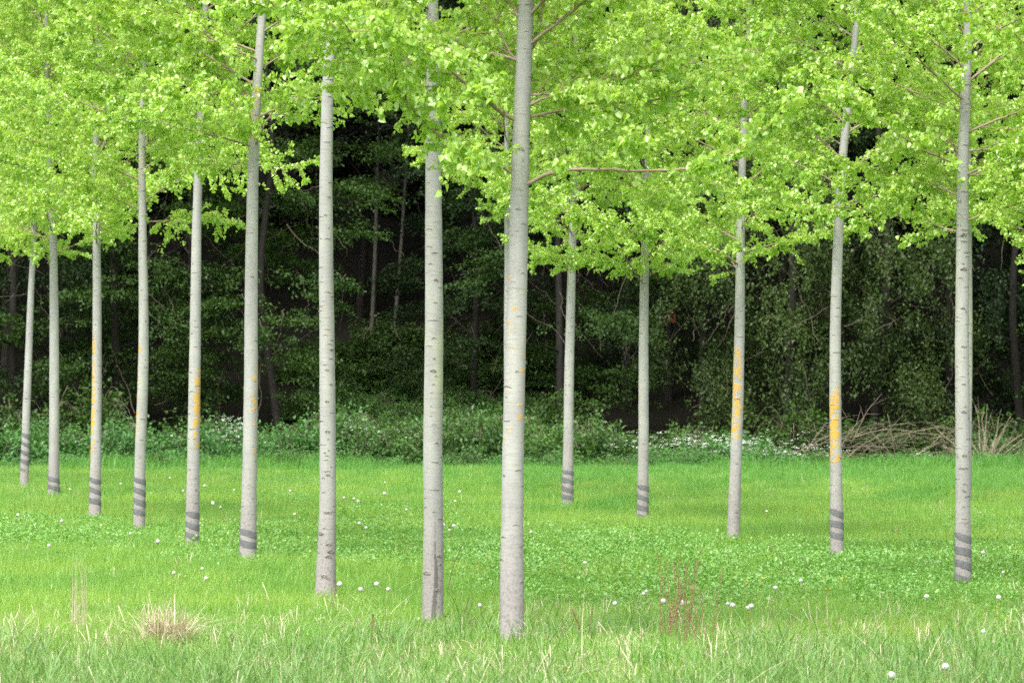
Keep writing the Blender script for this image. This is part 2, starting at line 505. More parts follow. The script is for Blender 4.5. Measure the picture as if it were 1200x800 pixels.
def gen_limb(line, rng, r0=.019, n_twigs=18, leaves=1750, leaf=.060, twig_len=.75):
    """a bough along `line` with side twigs and leaves -> (wood mesh geo, leaf arrays)"""
    wood = Geo()
    line = smooth_line(line, 22)
    line[2:] += rng.normal(0, .012, (20, 3)).cumsum(0) * .5
    L = np.linalg.norm(np.diff(line, axis=0), axis=1).sum()
    wood.tube(line, np.linspace(r0 * .85, .004, 22), 6)
    tw_pts, tw_dir = [], []
    for k in range(n_twigs):
        t = .05 + .95 * (k + rng.uniform(0, 1)) / n_twigs
        i = min(int(t * 21), 20)
        base = line[i]
        fwd = unit(line[i + 1] - line[i])
        side = unit(np.cross(fwd, (0, 0, 1))) * (1 if k % 2 else -1)
        d = unit(fwd * rng.uniform(.5, 1.0) + side * rng.uniform(.5, 1.1) + np.array((0, 0, rng.uniform(-.35, .6))))
        ln = twig_len * (1.15 - .65 * t) * rng.uniform(.65, 1.2)
        u = np.linspace(0, 1, 7)[:, None]
        tl = base + d * ln * u + np.array((0, 0, -1)) * (u ** 2) * ln * rng.uniform(-.1, .28) + np.cumsum(rng.normal(0, .012, (7, 3)), 0) * u
        wood.tube(tl, np.linspace(.0065, .0022, 7), 4)
        tw_pts.append(tl)
        for q in range(3):                                   # small shoots
            a = tl[rng.integers(2, 6)]
            d2 = unit(d + rng.normal(0, .7, 3))
            l2 = ln * rng.uniform(.25, .5)
            sl = a + d2 * l2 * u + np.array((0, 0, -1)) * (u ** 2) * l2 * rng.uniform(0, .35)
            wood.tube(sl[::2], np.linspace(.0028, .0014, 4), 3)
            tw_pts.append(sl)
    tw_pts.append(line[8:])
    tw_pts.append(line[14:])
    # leaves
    nseg = len(tw_pts)
    wts = np.array([np.linalg.norm(t[-1] - t[0]) for t in tw_pts])
    wts = wts / wts.sum()
    pick = rng.choice(nseg, leaves, p=wts)
    P = np.empty((leaves, 3))
    for k in range(leaves):
        t = tw_pts[pick[k]]
        f = rng.uniform(.12, 1.0) ** .8 * (len(t) - 1)
        i = min(int(f), len(t) - 2)
        P[k] = t[i] + (t[i + 1] - t[i]) * (f - i)
    pet = rng.normal(0, 1, (leaves, 3))
    pet[:, 2] -= .25
    P = P + unit(pet) * rng.uniform(.02, .055, (leaves, 1))
    A = rng.normal(0, .6, (leaves, 3))
    A[:, 2] -= .75
    N = rng.normal(0, 1, (leaves, 3))
    N[:, 2] += .5
    Ls = leaf * rng.uniform(.6, 1.25, leaves)
    v, q = leaves_geo(P, A, N, Ls, rng.uniform(.8, .98, leaves), .22, .12)
    tint = np.repeat(rng.uniform(0, 1, leaves), 6)
    return wood, v, q, tint


rng = np.random.default_rng(7)
LIMBS = []
for k in range(12):
    n = 9
    u = np.linspace(0, 1, n)
    Ltot = 2.3
    rise = rng.uniform(.05, .3)
    bow = rng.uniform(-.25, .25)
    line = np.stack([u * Ltot, .12 * np.sin(u * rng.uniform(2, 5) + rng.uniform(0, 6)) * u + bow * u ** 2, rise * Ltot * u - rng.uniform(.0, .16) * Ltot * u ** 2.2], -1)
    wood, v, q, tint = gen_limb(line, rng)
    LIMBS.append((wood.mesh('branch', M_twig), new_mesh('leaves', v, q, M_leaf, {'tint': tint})))

# ------------------------------------------------------------------ knots and ridges on bark
knot_meshes = []
for k in range(3):
    rk = np.random.default_rng(50 + k)
    g = Geo()
    # raised uneven oval rim with a sunken middle, in the x-z plane, facing -y
    nseg, prof = 14, [(.0, .004), (.45, .001), (.75, -.006), (1.0, -.010), (1.25, -.006), (1.5, .004)]
    th = np.linspace(0, 2 * math.pi, nseg, endpoint=False)
    rad = 1 + rk.normal(0, .13, nseg)
    v = []
    for (rr, yy) in prof:
        jit = rk.normal(0, .0016, nseg)
        v.append(np.stack([np.cos(th) * rad * rr * .026, yy + jit, np.sin(th) * rad * rr * .018 - .006 * np.abs(np.cos(th)) * rr], -1))
    v = np.concatenate(v)
    q = []
    for a in range(len(prof) - 1):
        for b in range(nseg):
            q.append((a * nseg + b, a * nseg + (b + 1) % nseg, (a + 1) * nseg + (b + 1) % nseg, (a + 1) * nseg + b))
    g.put(v, q)
    knot_meshes.append(g.mesh('knot', M_knot))


def ridge(g, c, rad, ang, z, hw, drop, rk):
    """a thin brow-shaped scar round the trunk"""
    n = 9
    t = np.linspace(-1, 1, n)
    a = ang + t * hw / rad
    taper = (1 - t ** 2) ** .6
    zz = z - drop * np.abs(t) ** 1.4 + rk.normal(0, .0012, n)
    rows = []
    for off, out_ in ((.0045, -.003), (0.0015, .0045), (-.0045, -.003)):
        R = rad + out_ * (.3 + taper)
        rows.append(np.stack([c[0] + np.cos(a) * R, c[1] + np.sin(a) * R, zz + off * (.3 + taper)], -1))
    v = np.concatenate(rows)
    q = []
    for r_ in range(2):
        for k in range(n - 1):
            q.append((r_ * n + k, r_ * n + k + 1, (r_ + 1) * n + k + 1, (r_ + 1) * n + k))
    g.put(v, q)


# ------------------------------------------------------------------ poplars
def build_poplar(p, idx):
    rk = np.random.default_rng(100 + idx)
    Y = p['Y']
    base = p['base'].copy()
    z0 = g1(base[0], base[1])
    root = add('poplar_tree', None, loc=(base[0], Y, z0), label=p['label'], category='tree', group='young poplars planted in rows')
    root.empty_display_size = .3
    # axis: offset from the base against height above the local ground
    pts = [W(x, y, Y) for x, y in p['pl']]
    hz = np.array([q[2] - z0 for q in pts])
    hx = np.array([q[0] - base[0] for q in pts])
    htop = rk.uniform(11.0, 12.5)
    slope = (hx[-1] - hx[-2]) / (hz[-1] - hz[-2]) * .5
    hz = np.append(hz, htop)
    hx = np.append(hx, hx[-1] + slope * (htop - hz[-2]))
    ky = rk.normal(0, .012)
    ph = rk.uniform(0, 6)

    def axis(h):
        h = np.asarray(h, float)
        acc = 0
        for o_ in (-.3, -.15, 0, .15, .3):
            acc = acc + np.interp(h + o_, hz, hx)
        return acc / 5, ky * h + .02 * np.sin(h * .8 + ph)

    db, dm = p['d']
    rk2 = np.array([-.4, 0, .25, .6, 1.0, 2.2, 3.6, 5.0, 7.5, 10, 13])
    dd = np.array([1.12 * db, db, (db * .6 + dm * .4), dm * 1.06 + .012, dm * 1.05, dm, dm * .88, dm * .72, dm * .45, dm * .22, .012])

    def rad(h):
        return np.interp(h, rk2, dd) * .5

    rings = np.concatenate([np.arange(-.35, 6.2, .035), np.arange(6.2, htop, .15)])
    sides = 28
    th = np.linspace(0, 2 * math.pi, sides, endpoint=False)
    ax, ay = axis(rings)
    R = rad(rings)[:, None] * np.ones((1, sides))
    lob = rk.uniform(0, 6, 6)
    hh, tt = rings[:, None], th[None, :]
    R = R * (1 + .018 * np.sin(2 * tt + hh * .9 + lob[0]) + .012 * np.sin(3 * tt - hh * 1.7 + lob[1]) + .010 * np.sin(hh * 7 + lob[2]) * np.sin(tt + lob[3])
             + .012 * np.sin(hh * 23 + lob[4]) * np.sin(hh * 5.3 + lob[5]))
    R = R * (1 + .14 * np.exp(-np.clip(hh, 0, None) / .12) * (1 + .4 * np.sin(4 * tt + lob[2])))
    VX = ax[:, None] + np.cos(tt) * R
    VY = ay[:, None] + np.sin(tt) * R
    VZ = np.broadcast_to(hh, VX.shape)
    verts = np.stack([VX, VY, VZ], -1).reshape(-1, 3)
    i, j = np.meshgrid(np.arange(len(rings) - 1), np.arange(sides), indexing='ij')
    j2 = (j + 1) % sides
    q = np.stack([i * sides + j, i * sides + j2, (i + 1) * sides + j2, (i + 1) * sides + j], -1).reshape(-1, 4)

    def h_of(y):
        return H + (HY - y) / F * Y - z0
    lich = np.zeros(VX.shape)
    deg = np.degrees(tt)
    for (ya, yb, ang, s, wid) in (p['lich'] or []):
        h1, h2 = h_of(yb), h_of(ya)
        mid, half = (h1 + h2) / 2, (h2 - h1) / 2
        vert = np.clip((1.25 - np.abs(hh - mid) / half) / .5, 0, 1)
        da = np.abs((deg - ang + 180) % 360 - 180)
        lich = np.maximum(lich, s * vert * np.clip((1.4 - da / wid) / .6, 0, 1))
    lich = lich + .06 * rk.uniform(0, 1)
    stain = np.zeros(VX.shape)
    if p.get('stain'):
        h1, h2 = h_of(740), h_of(598)
        da = np.abs((deg - 283 + 6 * np.sin(hh * 9) + 180) % 360 - 180)
        wd = 7 + 9 * np.clip((h2 - hh) / (h2 - h1), 0, 1)
        stain = np.clip(1.5 - da / wd, 0, 1) * ((hh < h2) & (hh > 0)) * np.clip(.35 + (h2 - hh) / (h2 - h1), 0, .8)
    mos = np.zeros(VX.shape)
    if p.get('moss'):
        h1, h2 = h_of(p['moss'][1]), h_of(p['moss'][0])
        da = np.abs((deg - 320 + 180) % 360 - 180)
        mos = np.clip(1.3 - da / 60, 0, 1) * np.clip(1.2 - np.abs(hh - (h1 + h2) / 2) / ((h2 - h1) / 2), 0, 1) * np.ones(VX.shape)
    mos = np.maximum(mos, .25 * np.clip(np.cos(np.radians(deg - rk.uniform(200, 340))), 0, 1))
    trunk = new_mesh('trunk', verts, q, M_bark, dict(lichen=np.broadcast_to(lich, VX.shape).ravel(), stain=np.broadcast_to(stain, VX.shape).ravel(),
                                                     moss=np.broadcast_to(mos, VX.shape).ravel(), height=np.broadcast_to(hh, VX.shape).ravel()))
    tr = add('trunk', trunk, root)
    # brow scars
    g = Geo()
    h = .5
    dens = rk.uniform(.6, 1.7)
    while h < 6:
        for _ in range(rk.integers(1, 3)):
            a = rk.uniform(0, 2 * math.pi)
            hw = rk.uniform(.008, .034) * (1 if rk.random() < .75 else 1.8)
            cx, cyy = axis(h)
            ridge(g, (float(cx), float(cyy)), float(rad(h)) * 1.0, a, h, min(hw, float(rad(h)) * 1.2), rk.uniform(-.002, .018), rk)
        h += rk.uniform(.05, .11) * dens
    add('bark_ridges', g.mesh('bark_ridges', M_ridge), tr, kind='stuff')
    # knots
    ks = [(rk.uniform(.9, 4.2), rk.uniform(180, 360), rk.uniform(.3, .6)) for _ in range(3)]
    if idx == 6:
        ks += [(h_of(yy), aa, ss) for yy, aa, ss in ((600, 285, .8), (624, 225, 1.15), (637, 285, .9), (645, 300, 1.2), (651, 285, 1.0), (674, 262, 1.0), (677, 285, .8), (690, 330, .9), (600, 262, .7), (556, 275, .7), (530, 250, .6), (433, 270, .6), (450, 300, .6), (470, 270, .7), (505, 272, .8))]
    if idx == 7:
        ks += [(h_of(yy), aa, ss) for yy, aa, ss in ((670, 235, 1.1), (434, 268, .8), (328, 285, .6), (650, 310, .8), (690, 300, .9))]
    if idx == 14:
        ks += [(h_of(yy), aa, ss) for yy, aa, ss in ((275, 275, 1.0), (315, 275, 1.0), (361, 272, .7), (406, 272, .7), (450, 275, .7), (482, 275, .9), (533, 278, .9), (548, 255, .9), (575, 280, .6))]
    if idx == 8:
        ks += [(h_of(yy), aa, ss) for yy, aa, ss in ((175, 270, .8), (245, 265, .6), (435, 282, .5))]
    for (hk, aa, ss) in ks:
        a = math.radians(aa)
        cx, cyy = axis(hk)
        R_ = float(rad(hk)) * 1.0
        add('knot', knot_meshes[rk.integers(0, 3)], tr, (float(cx) + math.cos(a) * R_, float(cyy) + math.sin(a) * R_, hk), (0, 0, a + math.pi / 2), (ss * .85, ss * .8, ss * .6))
    # spiral tape
    if p['tape']:
        ya, yb, turns = p['tape']
        turns += .35
        ht, hb = h_of(ya), h_of(yb)
        n = int(turns * 28)
        t = np.linspace(0, 1, n)
        a = math.radians(170 + rk.uniform(-20, 20)) + t * turns * 2 * math.pi
        w_ = .5 * min(.08, .46 * (ht - hb) / turns) * (1 + .08 * np.sin(t * 17 + idx)) * np.clip(np.minimum(t, 1 - t) * 14 + .25, 0, 1)
        zc = ht - w_[n // 2] - (ht - hb - 2 * w_[n // 2]) * t + .006 * np.sin(t * 31 + idx)
        cx, cyy = axis(zc)
        rr = np.interp(zc, rings, R.max(1)) + .004
        rows = []
        for off, ro in ((1.0, -.008), (.985, -.001), (0, .0), (-.985, -.001), (-1.0, -.008)):
            rows.append(np.stack([cx + np.cos(a) * (rr + ro), cyy + np.sin(a) * (rr + ro), zc + off * w_], -1))
        v = np.concatenate(rows)
        qq = [(r_ * n + k, (r_ + 1) * n + k, (r_ + 1) * n + k + 1, r_ * n + k + 1) for r_ in range(4) for k in range(n - 1)]
        g = Geo()
        g.put(v, qq)
        add('guard_tape', g.mesh('guard_tape', M_tape, smooth=False), root, label='grey plastic tape wound in a spiral')
    # boughs
    az = rk.uniform(0, 6.28)
    h = p['h0']
    first = h
    while h < htop - .4:
        f = (h - first) / (htop - first)
        az += 2.4 + rk.normal(0, .35)
        toward = math.cos(az + math.pi / 2)
        if f < .6 and toward > .55 and idx in (3, 4, 5, 6, 7, 8, 13, 14):
            az += 1.3 if rk.random() < .5 else -1.3
        ln = (2.15 if f < .45 else 2.15 - 2.2 * (f - .45)) * rk.uniform(.75, 1.1)
        if f < .04:
            ln *= .85
        pitch = math.radians(11 + 57 * f ** .8) + rk.normal(0, .10)
        s = max(.5, ln / 2.3)
        cx, cyy = axis(h)
        mw, ml = LIMBS[rk.integers(0, len(LIMBS))]
        b = add('branch', mw, root, (float(cx), float(cyy), h), (rk.normal(0, .25), -pitch, az), s)
        add('leaves', ml, b, kind='stuff')
        h += rk.uniform(.10, .21) * (1 + .6 * f)
    # boughs that can be followed in the photograph
    for k, (pix, dy, r0, nl, ntw) in enumerate(p.get('limbs', [])):
        ps = []
        for m_, (x, y) in enumerate(pix):
            w = W(x, y, Y + dy * m_ / max(1, len(pix) - 1))
            ps.append(w - np.array((base[0], Y, z0)))
        ps = np.array(ps)
        cx, cyy = axis(ps[0][2] - .03)
        start = np.array((float(cx), float(cyy), ps[0][2] - .03))
        ps = np.vstack([start, ps]) - start
        wd, v, q_, tint = gen_limb(ps, np.random.default_rng(900 + idx * 10 + k), r0=r0, n_twigs=ntw, leaves=nl, twig_len=.6)
        b = add('branch', wd.mesh('branch', M_twig), root, tuple(start))
        add('leaves', new_mesh('leaves', v, q_, M_leaf, {'tint': tint}), b, kind='stuff')


POP[8]['limbs'] = [
    ([(620, 216), (640, 203), (665, 196), (700, 198), (760, 200), (805, 197), (850, 186), (885, 170), (912, 148), (938, 118)], -.8, .021, 1100, 14),
    ([(598, 203), (575, 188), (548, 178), (520, 160), (500, 145), (470, 110), (440, 72)], -.5, .017, 1100, 14),
    ([(598, 140), (570, 118), (545, 92), (510, 65), (490, 52), (460, 28), (430, 6)], -.9, .020, 1100, 14),
    ([(622, 135), (650, 132), (680, 125), (730, 120), (790, 115), (830, 100), (862, 68), (878, 40)], .6, .017, 1100, 14),
    ([(622, 110), (660, 105), (690, 98), (715, 88), (760, 60)], -.3, .012, 700, 10),
    ([(620, 72), (630, 55), (636, 30), (640, -20)], .2, .014, 300, 7),
    ([(600, 68), (588, 50), (575, 30), (560, 10), (540, -30)], .5, .012, 400, 8),
]
POP[14]['limbs'] = [
    ([(1122, 195), (1105, 185), (1085, 178), (1065, 165), (1040, 148), (1010, 125), (985, 108)], -.5, .015, 900, 12),
    ([(1134, 176), (1160, 175), (1190, 174), (1230, 165), (1270, 140)], .2, .012, 900, 12),
    ([(1134, 205), (1160, 198), (1200, 196), (1240, 205)], -.4, .010, 700, 10),
]
POP[5]['limbs'] = [
    ([(300, 170), (310, 150), (325, 125), (350, 112), (380, 95)], -.4, .014, 350, 8),
    ([(296, 160), (280, 128), (262, 115), (240, 95), (215, 70)], -.2, .013, 500, 10),
    ([(300, 68), (280, 62), (240, 38), (200, 8), (180, -20)], -.7, .014, 500, 10),
]
for i_, p in enumerate(POP):
    build_poplar(p, i_)

# ------------------------------------------------------------------ wood behind: trees


def wood_crown(rk, z_lo, z_hi, rmax, n_spray, per, style, leaf):
    """sprays of leaves through a crown volume; style 'layer' (flat tiers) or 'drape' (hanging curtains)"""
    nc = 52                                               # boughs: clumps of sprays with gaps between them
    cz = z_lo + .2 + (z_hi - z_lo) * (np.arange(nc) + rk.uniform(0, 1, nc)) / nc
    cf = (cz - z_lo) / (z_hi - z_lo)
    cprof = rmax * np.clip(np.minimum(.62 + cf * 1.6, (1.02 - cf) * 2.4), .12, 1) * rk.uniform(.55, 1.12, nc)
    ca = rk.uniform(0, 2 * math.pi, nc)
    cs = rk.uniform(.35, .85, nc)
    pick = rk.choice(nc, n_spray, p=cs ** 1.5 / (cs ** 1.5).sum())
    off = rk.normal(0, .62, (n_spray, 3)) * cs[pick][:, None] * (np.array((1.1, 1.1, .5)) if style == 'layer' else np.array((.8, .8, 1.0)))
    O = np.stack([np.cos(ca[pick]) * cprof[pick], np.sin(ca[pick]) * cprof[pick], cz[pick]], -1) + off
    ctint = rk.uniform(0, 1, nc) ** .8
    a = np.arctan2(O[:, 1], O[:, 0])
    outd = np.stack([np.cos(a), np.sin(a), np.zeros(n_spray)], -1)
    side = np.stack([-np.sin(a), np.cos(a), np.zeros(n_spray)], -1)
    Ls = rk.uniform(.5, 1.25, n_spray)
    u = rk.uniform(0, 1, (n_spray, per))
    v = rk.normal(0, .5, (n_spray, per)) * (1.05 - u * .7)
    if style == 'layer':
        P = O[:, None] + outd[:, None] * (u * Ls[:, None])[..., None] + side[:, None] * (v * Ls[:, None] * .55)[..., None]
        P[..., 2] += -.22 * u ** 2 * Ls[:, None] + rk.normal(0, .05, u.shape)
        N = rk.normal(0, .45, P.shape) + np.array((0, -.15, 1.0))
        A = outd[:, None] * .8 + rk.normal(0, .6, P.shape) + np.array((0, 0, -.35))
    else:
        P = O[:, None] + outd[:, None] * (.35 * u * Ls[:, None] + rk.normal(0, .09, u.shape))[..., None] + side[:, None] * (v * .3)[..., None]
        P[..., 2] -= u * Ls[:, None] * 1.1
        N = outd[:, None] * .9 + rk.normal(0, .5, P.shape) + np.array((0, 0, .5))
        A = rk.normal(0, .5, P.shape) + np.array((0, 0, -.9))
    P = P.reshape(-1, 3)
    keep = P[:, 2] > .15
    P, A, N = P[keep], A.reshape(-1, 3)[keep], N.reshape(-1, 3)[keep]
    Lf = leaf * rk.uniform(.65, 1.25, len(P))
    vv, q = leaves_geo(P, A, N, Lf, rk.uniform(.5, .72, len(P)), .15, .1)
    sp = np.repeat(ctint[pick] * .75 + .25 * rk.uniform(0, 1, n_spray), per)[keep]
    tint = np.repeat(np.clip(.75 * sp + .25 * rk.uniform(0, 1, len(P)), 0, 1), 6)
    return vv, q, tint


def wood_trunk(rk, h, r, lean=0.0, limbs=7):
    g = Geo()
    z = np.linspace(-.5, h, 16)
    pts = np.stack([lean * z + .22 * np.sin(z * .7 + rk.uniform(0, 6)), .06 * np.sin(z * .5 + rk.uniform(0, 6)), z], -1)
    g.tube(pts, np.linspace(r, r * .3, 16), 10)
    for _ in range(limbs):
        i = rk.integers(3, 14)
        a = rk.uniform(0, 6.28)
        u = np.linspace(0, 1, 7)[:, None]
        d = np.array((math.cos(a), math.sin(a), rk.uniform(.1, .8)))
        g.tube(pts[i] + d * u * rk.uniform(1, 2.2) + rk.normal(0, .05, (7, 3)) * u, np.linspace(r * .32, .012, 7), 5)
    return g


wr = np.random.default_rng(21)
TRUNKS = [wood_trunk(wr, 15, .13, wr.normal(0, .02)).mesh('trunk', M_wbark) for _ in range(3)]
TANGLE = []
for _ in range(3):
    g = Geo()
    for _k in range(34):
        a_ = wr.uniform(0, 6.283)
        p0 = np.array((math.cos(a_) * wr.uniform(1.2, 2.5), math.sin(a_) * wr.uniform(1.2, 2.5), wr.uniform(.2, 6)))
        u = np.linspace(0, 1, 9)[:, None]
        d = np.array((wr.normal(0, .5), wr.normal(0, .5), wr.choice((-1.0, 1.0)) * wr.uniform(.3, 1)))
        if d[2] < 0:
            p0[2] += 2
        g.tube(p0 + d * u * wr.uniform(.8, 2.2) + np.cumsum(wr.normal(0, .05, (9, 3)), 0), np.linspace(.013, .004, 9), 4)
    TANGLE.append(g.mesh('bare_twigs', M_wtwig))
CROWNS = {}
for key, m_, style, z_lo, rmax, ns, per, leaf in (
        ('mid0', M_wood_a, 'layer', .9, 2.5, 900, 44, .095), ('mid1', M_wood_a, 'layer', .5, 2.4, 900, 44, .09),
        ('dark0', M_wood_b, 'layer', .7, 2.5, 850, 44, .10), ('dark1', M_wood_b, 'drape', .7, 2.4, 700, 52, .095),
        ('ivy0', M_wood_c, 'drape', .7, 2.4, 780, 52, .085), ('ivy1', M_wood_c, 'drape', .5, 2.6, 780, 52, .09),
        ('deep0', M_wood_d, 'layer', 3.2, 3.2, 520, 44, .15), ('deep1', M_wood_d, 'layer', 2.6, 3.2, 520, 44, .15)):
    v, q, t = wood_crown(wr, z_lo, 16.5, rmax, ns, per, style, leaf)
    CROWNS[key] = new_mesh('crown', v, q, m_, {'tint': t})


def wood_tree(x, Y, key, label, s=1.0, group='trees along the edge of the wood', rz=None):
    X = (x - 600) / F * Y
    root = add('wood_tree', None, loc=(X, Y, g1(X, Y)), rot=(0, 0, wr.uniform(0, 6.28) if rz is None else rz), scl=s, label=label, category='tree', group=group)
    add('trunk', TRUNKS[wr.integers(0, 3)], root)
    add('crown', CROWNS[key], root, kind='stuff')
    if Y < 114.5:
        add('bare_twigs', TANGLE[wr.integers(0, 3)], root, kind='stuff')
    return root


def near_poplar(x):
    best = min((abs(p['pl'][0][0] - x), k) for k, p in enumerate(POP[:16]) if k not in (9, 15))
    order = [k for k in range(16) if k not in (9, 15)]
    k = order.index(best[1])
    names = ['leftmost', 'second', 'third', 'fourth', 'fifth', 'sixth', 'seventh', 'eighth', 'thick central', 'tenth', 'eleventh', 'twelfth', 'thirteenth', 'rightmost']
    nm = names[k] + (' poplar' if k in (0, 8, 13) else ' poplar from the left')
    return nm, ('left' if x < POP[best[1]]['pl'][0][0] else 'right')


def front_lab(kind, x, where):
    nm, sd = near_poplar(x)
    return f'{kind} {where}, {sd} of the {nm}'


EDGE = [
    (-110, 109, 'mid1', 1.0, 'dark green tree of the wood beyond the left edge, behind the leftmost poplar'),
    (15, 110, 'dark0', 1.0, 'dark tree at the wood edge behind the leftmost leaning poplar'),
    (135, 109.5, 'mid0', 1.0, 'green layered tree at the wood edge behind the third and fourth poplars'),
    (225, 111, 'mid1', 1.05, 'dense green tree at the wood edge behind the fifth poplar from the left'),
    (318, 109, 'mid0', .95, 'green tree with drooping boughs left of the dark gap in the wood'),
    (556, 113, 'dark0', .85, 'dark tree right of the dark gap, behind the central poplar'),
    (655, 110, 'mid1', .92, 'brighter green tree of the wood right behind the central poplar'),
    (735, 114, 'dark1', 1.0, 'very dark tree in the recess beside the thin straight poplar'),
    (828, 111, 'ivy0', .95, 'tree hung with ivy curtains left of the orange-spotted leaning poplar'),
    (925, 109.5, 'ivy1', 1.0, 'ivy-draped tree of the wood between the two orange-patched poplars'),
    (1030, 109, 'ivy0', 1.05, 'tall ivy-hung tree of the wood above the brush pile'),
    (1110, 112, 'dark0', 1.0, 'dark tree of the wood behind the rightmost poplar'),
    (1190, 110.5, 'dark1', 1.0, 'dark hanging tree of the wood at the right edge'),
    (1300, 110, 'mid0', 1.0, 'green tree of the wood beyond the right edge'),
]
for (x, Y, key, s, lab) in EDGE:
    wood_tree(x, Y, key, lab, s)
ROWW = ('second', 'third', 'fourth', 'fifth', 'sixth')
for row, (Y, step, keys) in enumerate(((118, 150, ('dark0', 'deep0', 'dark1')), (125, 165, ('deep0', 'deep1')), (133, 150, ('deep1', 'deep0')), (142, 160, ('deep0', 'deep1')))):
    for k, x in enumerate(np.arange(-260 + 60 * (row % 2), 1480, step)):
        xx = x + wr.uniform(-35, 35)
        if row == 0 and 350 < xx < 560:
            continue
        wood_tree(xx, Y + wr.uniform(-2, 2), keys[k % len(keys)], front_lab('shaded wood tree', xx, ROWW[row] + ' row back'), wr.uniform(1.0, 1.25), 'trees in the shade of the wood')

# two pale bare trunks in the gap, their bark colour darkened for the shade
for (xa, ya, xb, yb, r_, lab) in ((436, 352, 441, 200, .075, 'pale bare trunk standing in the dark gap, the left one of two'),
                                 (464, 350, 475, 190, .065, 'pale bare leaning trunk in the dark gap, the right one of two')):
    Y = 121.0
    a, b = W(xa, ya, Y), W(xb, yb, Y)
    z = g1(a[0], Y)
    dirv = (b - a)
    a0 = a + dirv * ((z - .3 - a[2]) / dirv[2])
    top = a + dirv * ((z + 9 - a[2]) / dirv[2])
    root = add('wood_tree', None, loc=tuple(a0), label=lab, category='tree', group='bare trunks in the gap')
    g = Geo()
    g.tube(smooth_line([np.zeros(3), (b - a0) * .5 + np.array((.06, 0, 0)), top - a0], 12), np.linspace(r_, r_ * .5, 12), 9)
    add('trunk', g.mesh('trunk', plain_mat('shaded_pale_bark', (.075, .07, .06), (.05, .047, .04), 7, .9, .4)), root)
    g = Geo()
    for _ in range(6):
        f = wr.uniform(.35, .95)
        s0 = (top - a0) * f
        d = np.array((wr.uniform(-1, 1), wr.uniform(-.6, .6), wr.uniform(.2, 1)))
        u = np.linspace(0, 1, 6)[:, None]
        g.tube(s0 + d * u * 1.3, np.linspace(r_ * .35, .01, 6), 5)
    add('limbs', g.mesh('limbs', M_wbark), root, kind='stuff')
    v, q, t = wood_crown(wr, 6.5, 10.5, 1.6, 110, 40, 'layer', .13)
    add('crown', new_mesh('crown', v, q, M_wood_d, {'tint': t}), root, (0, 0, 0), kind='stuff')

# small faded red plate on a trunk in the wood
Ys = 115.0
cpt = W(783.5, 373, Ys)
root = add('warning_plate', None, loc=(cpt[0], Ys, cpt[2]), label='small faded red plate with a yellow strip, fixed to a trunk in the dark wood', category='sign')


def box(w, d, h, c=(0, 0, 0)):
    x, y, z = w / 2, d / 2, h / 2
    v = np.array([(-x, -y, -z), (x, -y, -z), (x, y, -z), (-x, y, -z), (-x, -y, z), (x, -y, z), (x, y, z), (-x, y, z)]) + np.array(c)
    return v, np.array([(0, 3, 2, 1), (4, 5, 6, 7), (0, 1, 5, 4), (1, 2, 6, 5), (2, 3, 7, 6), (3, 0, 4, 7)])


for nm, dims, m_ in (('plate', (.42, .012, .26, (0, 0, 0)), M_sign), ('faded_patch', (.20, .006, .10, (-.03, -.010, 0)), M_signp), ('yellow_strip', (.19, .012, .045, (.06, 0, .185)), M_signy)):
    v, q = box(dims[0], dims[1], dims[2], dims[3])
    add(nm, new_mesh(nm, v, q, m_, smooth=False), root)
root2 = add('wood_tree', None, loc=(cpt[0], Ys + .165, g1(cpt[0], Ys + .165)), label='dark trunk carrying the small red plate', category='tree')
g = Geo()
zz = np.linspace(-.4, 9, 14)
g.tube(np.stack([np.zeros(14), zz * 0, zz], -1), np.linspace(.15, .09, 14), 10)
add('trunk', g.mesh('trunk', M_wbark), root2)
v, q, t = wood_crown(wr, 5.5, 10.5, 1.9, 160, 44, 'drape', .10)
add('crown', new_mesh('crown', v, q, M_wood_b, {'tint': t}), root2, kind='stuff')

# ------------------------------------------------------------------ bushes at the wood's foot and on the slope


def bush_mesh(rk, w, h, n, leaf, m_):
    a = rk.uniform(0, 6.283, n)
    el = np.arcsin(rk.uniform(-.05, 1, n))
    rr = rk.uniform(.35, 1, n) ** .45
    lump = 1 + .22 * np.sin(3 * a + 2 * el * 3) + .15 * np.sin(7 * a - 5 * el) + rk.normal(0, .05, n)
    P = np.stack([np.cos(a) * np.cos(el) * w * rr * lump, np.sin(a) * np.cos(el) * w * rr * lump, np.abs(np.sin(el)) * h * rr * lump + .03], -1)
    outd = unit(P + 1e-3)
    N = outd * .7 + rk.normal(0, .5, P.shape) + np.array((0, 0, .7))
    A = rk.normal(0, .6, P.shape) + outd * .5 + np.array((0, 0, -.3))
    v, q = leaves_geo(P, A, N, leaf * rk.uniform(.6, 1.3, n), rk.uniform(.55, .8, n), .15, .12)
    # arching stems
    g = Geo()
    g.put(v, q, a=np.repeat(rk.uniform(0, 1, n), 6))
    me = g.mesh('foliage', m_, attr='tint')
    s = Geo()
    for _ in range(14):
        a = rk.uniform(0, 6.283)
        ln = rk.uniform(.6, 1.0) * w
        hh = h * rk.uniform(.7, 1.15)
        u = np.linspace(0, 1, 8)[:, None]
        p = np.concatenate([np.cos(a) * ln * u, np.sin(a) * ln * u, hh * np.sin(u * 2.5) ** .8 + 0 * u - .02], 1)
        s.tube(p, np.linspace(.006, .003, 8), 4)
    return me, s.mesh('stems', M_dead)


BR = [bush_mesh(wr, 1.0, 1.05, 4200, .085, M_bramble) for _ in range(3)]
NT = [bush_mesh(wr, 1.0, 1.0, 4200, .085, M_nettle) for _ in range(3)]
DK = [bush_mesh(wr, 1.1, 1.5, 4200, .10, M_wood_a) for _ in range(3)]


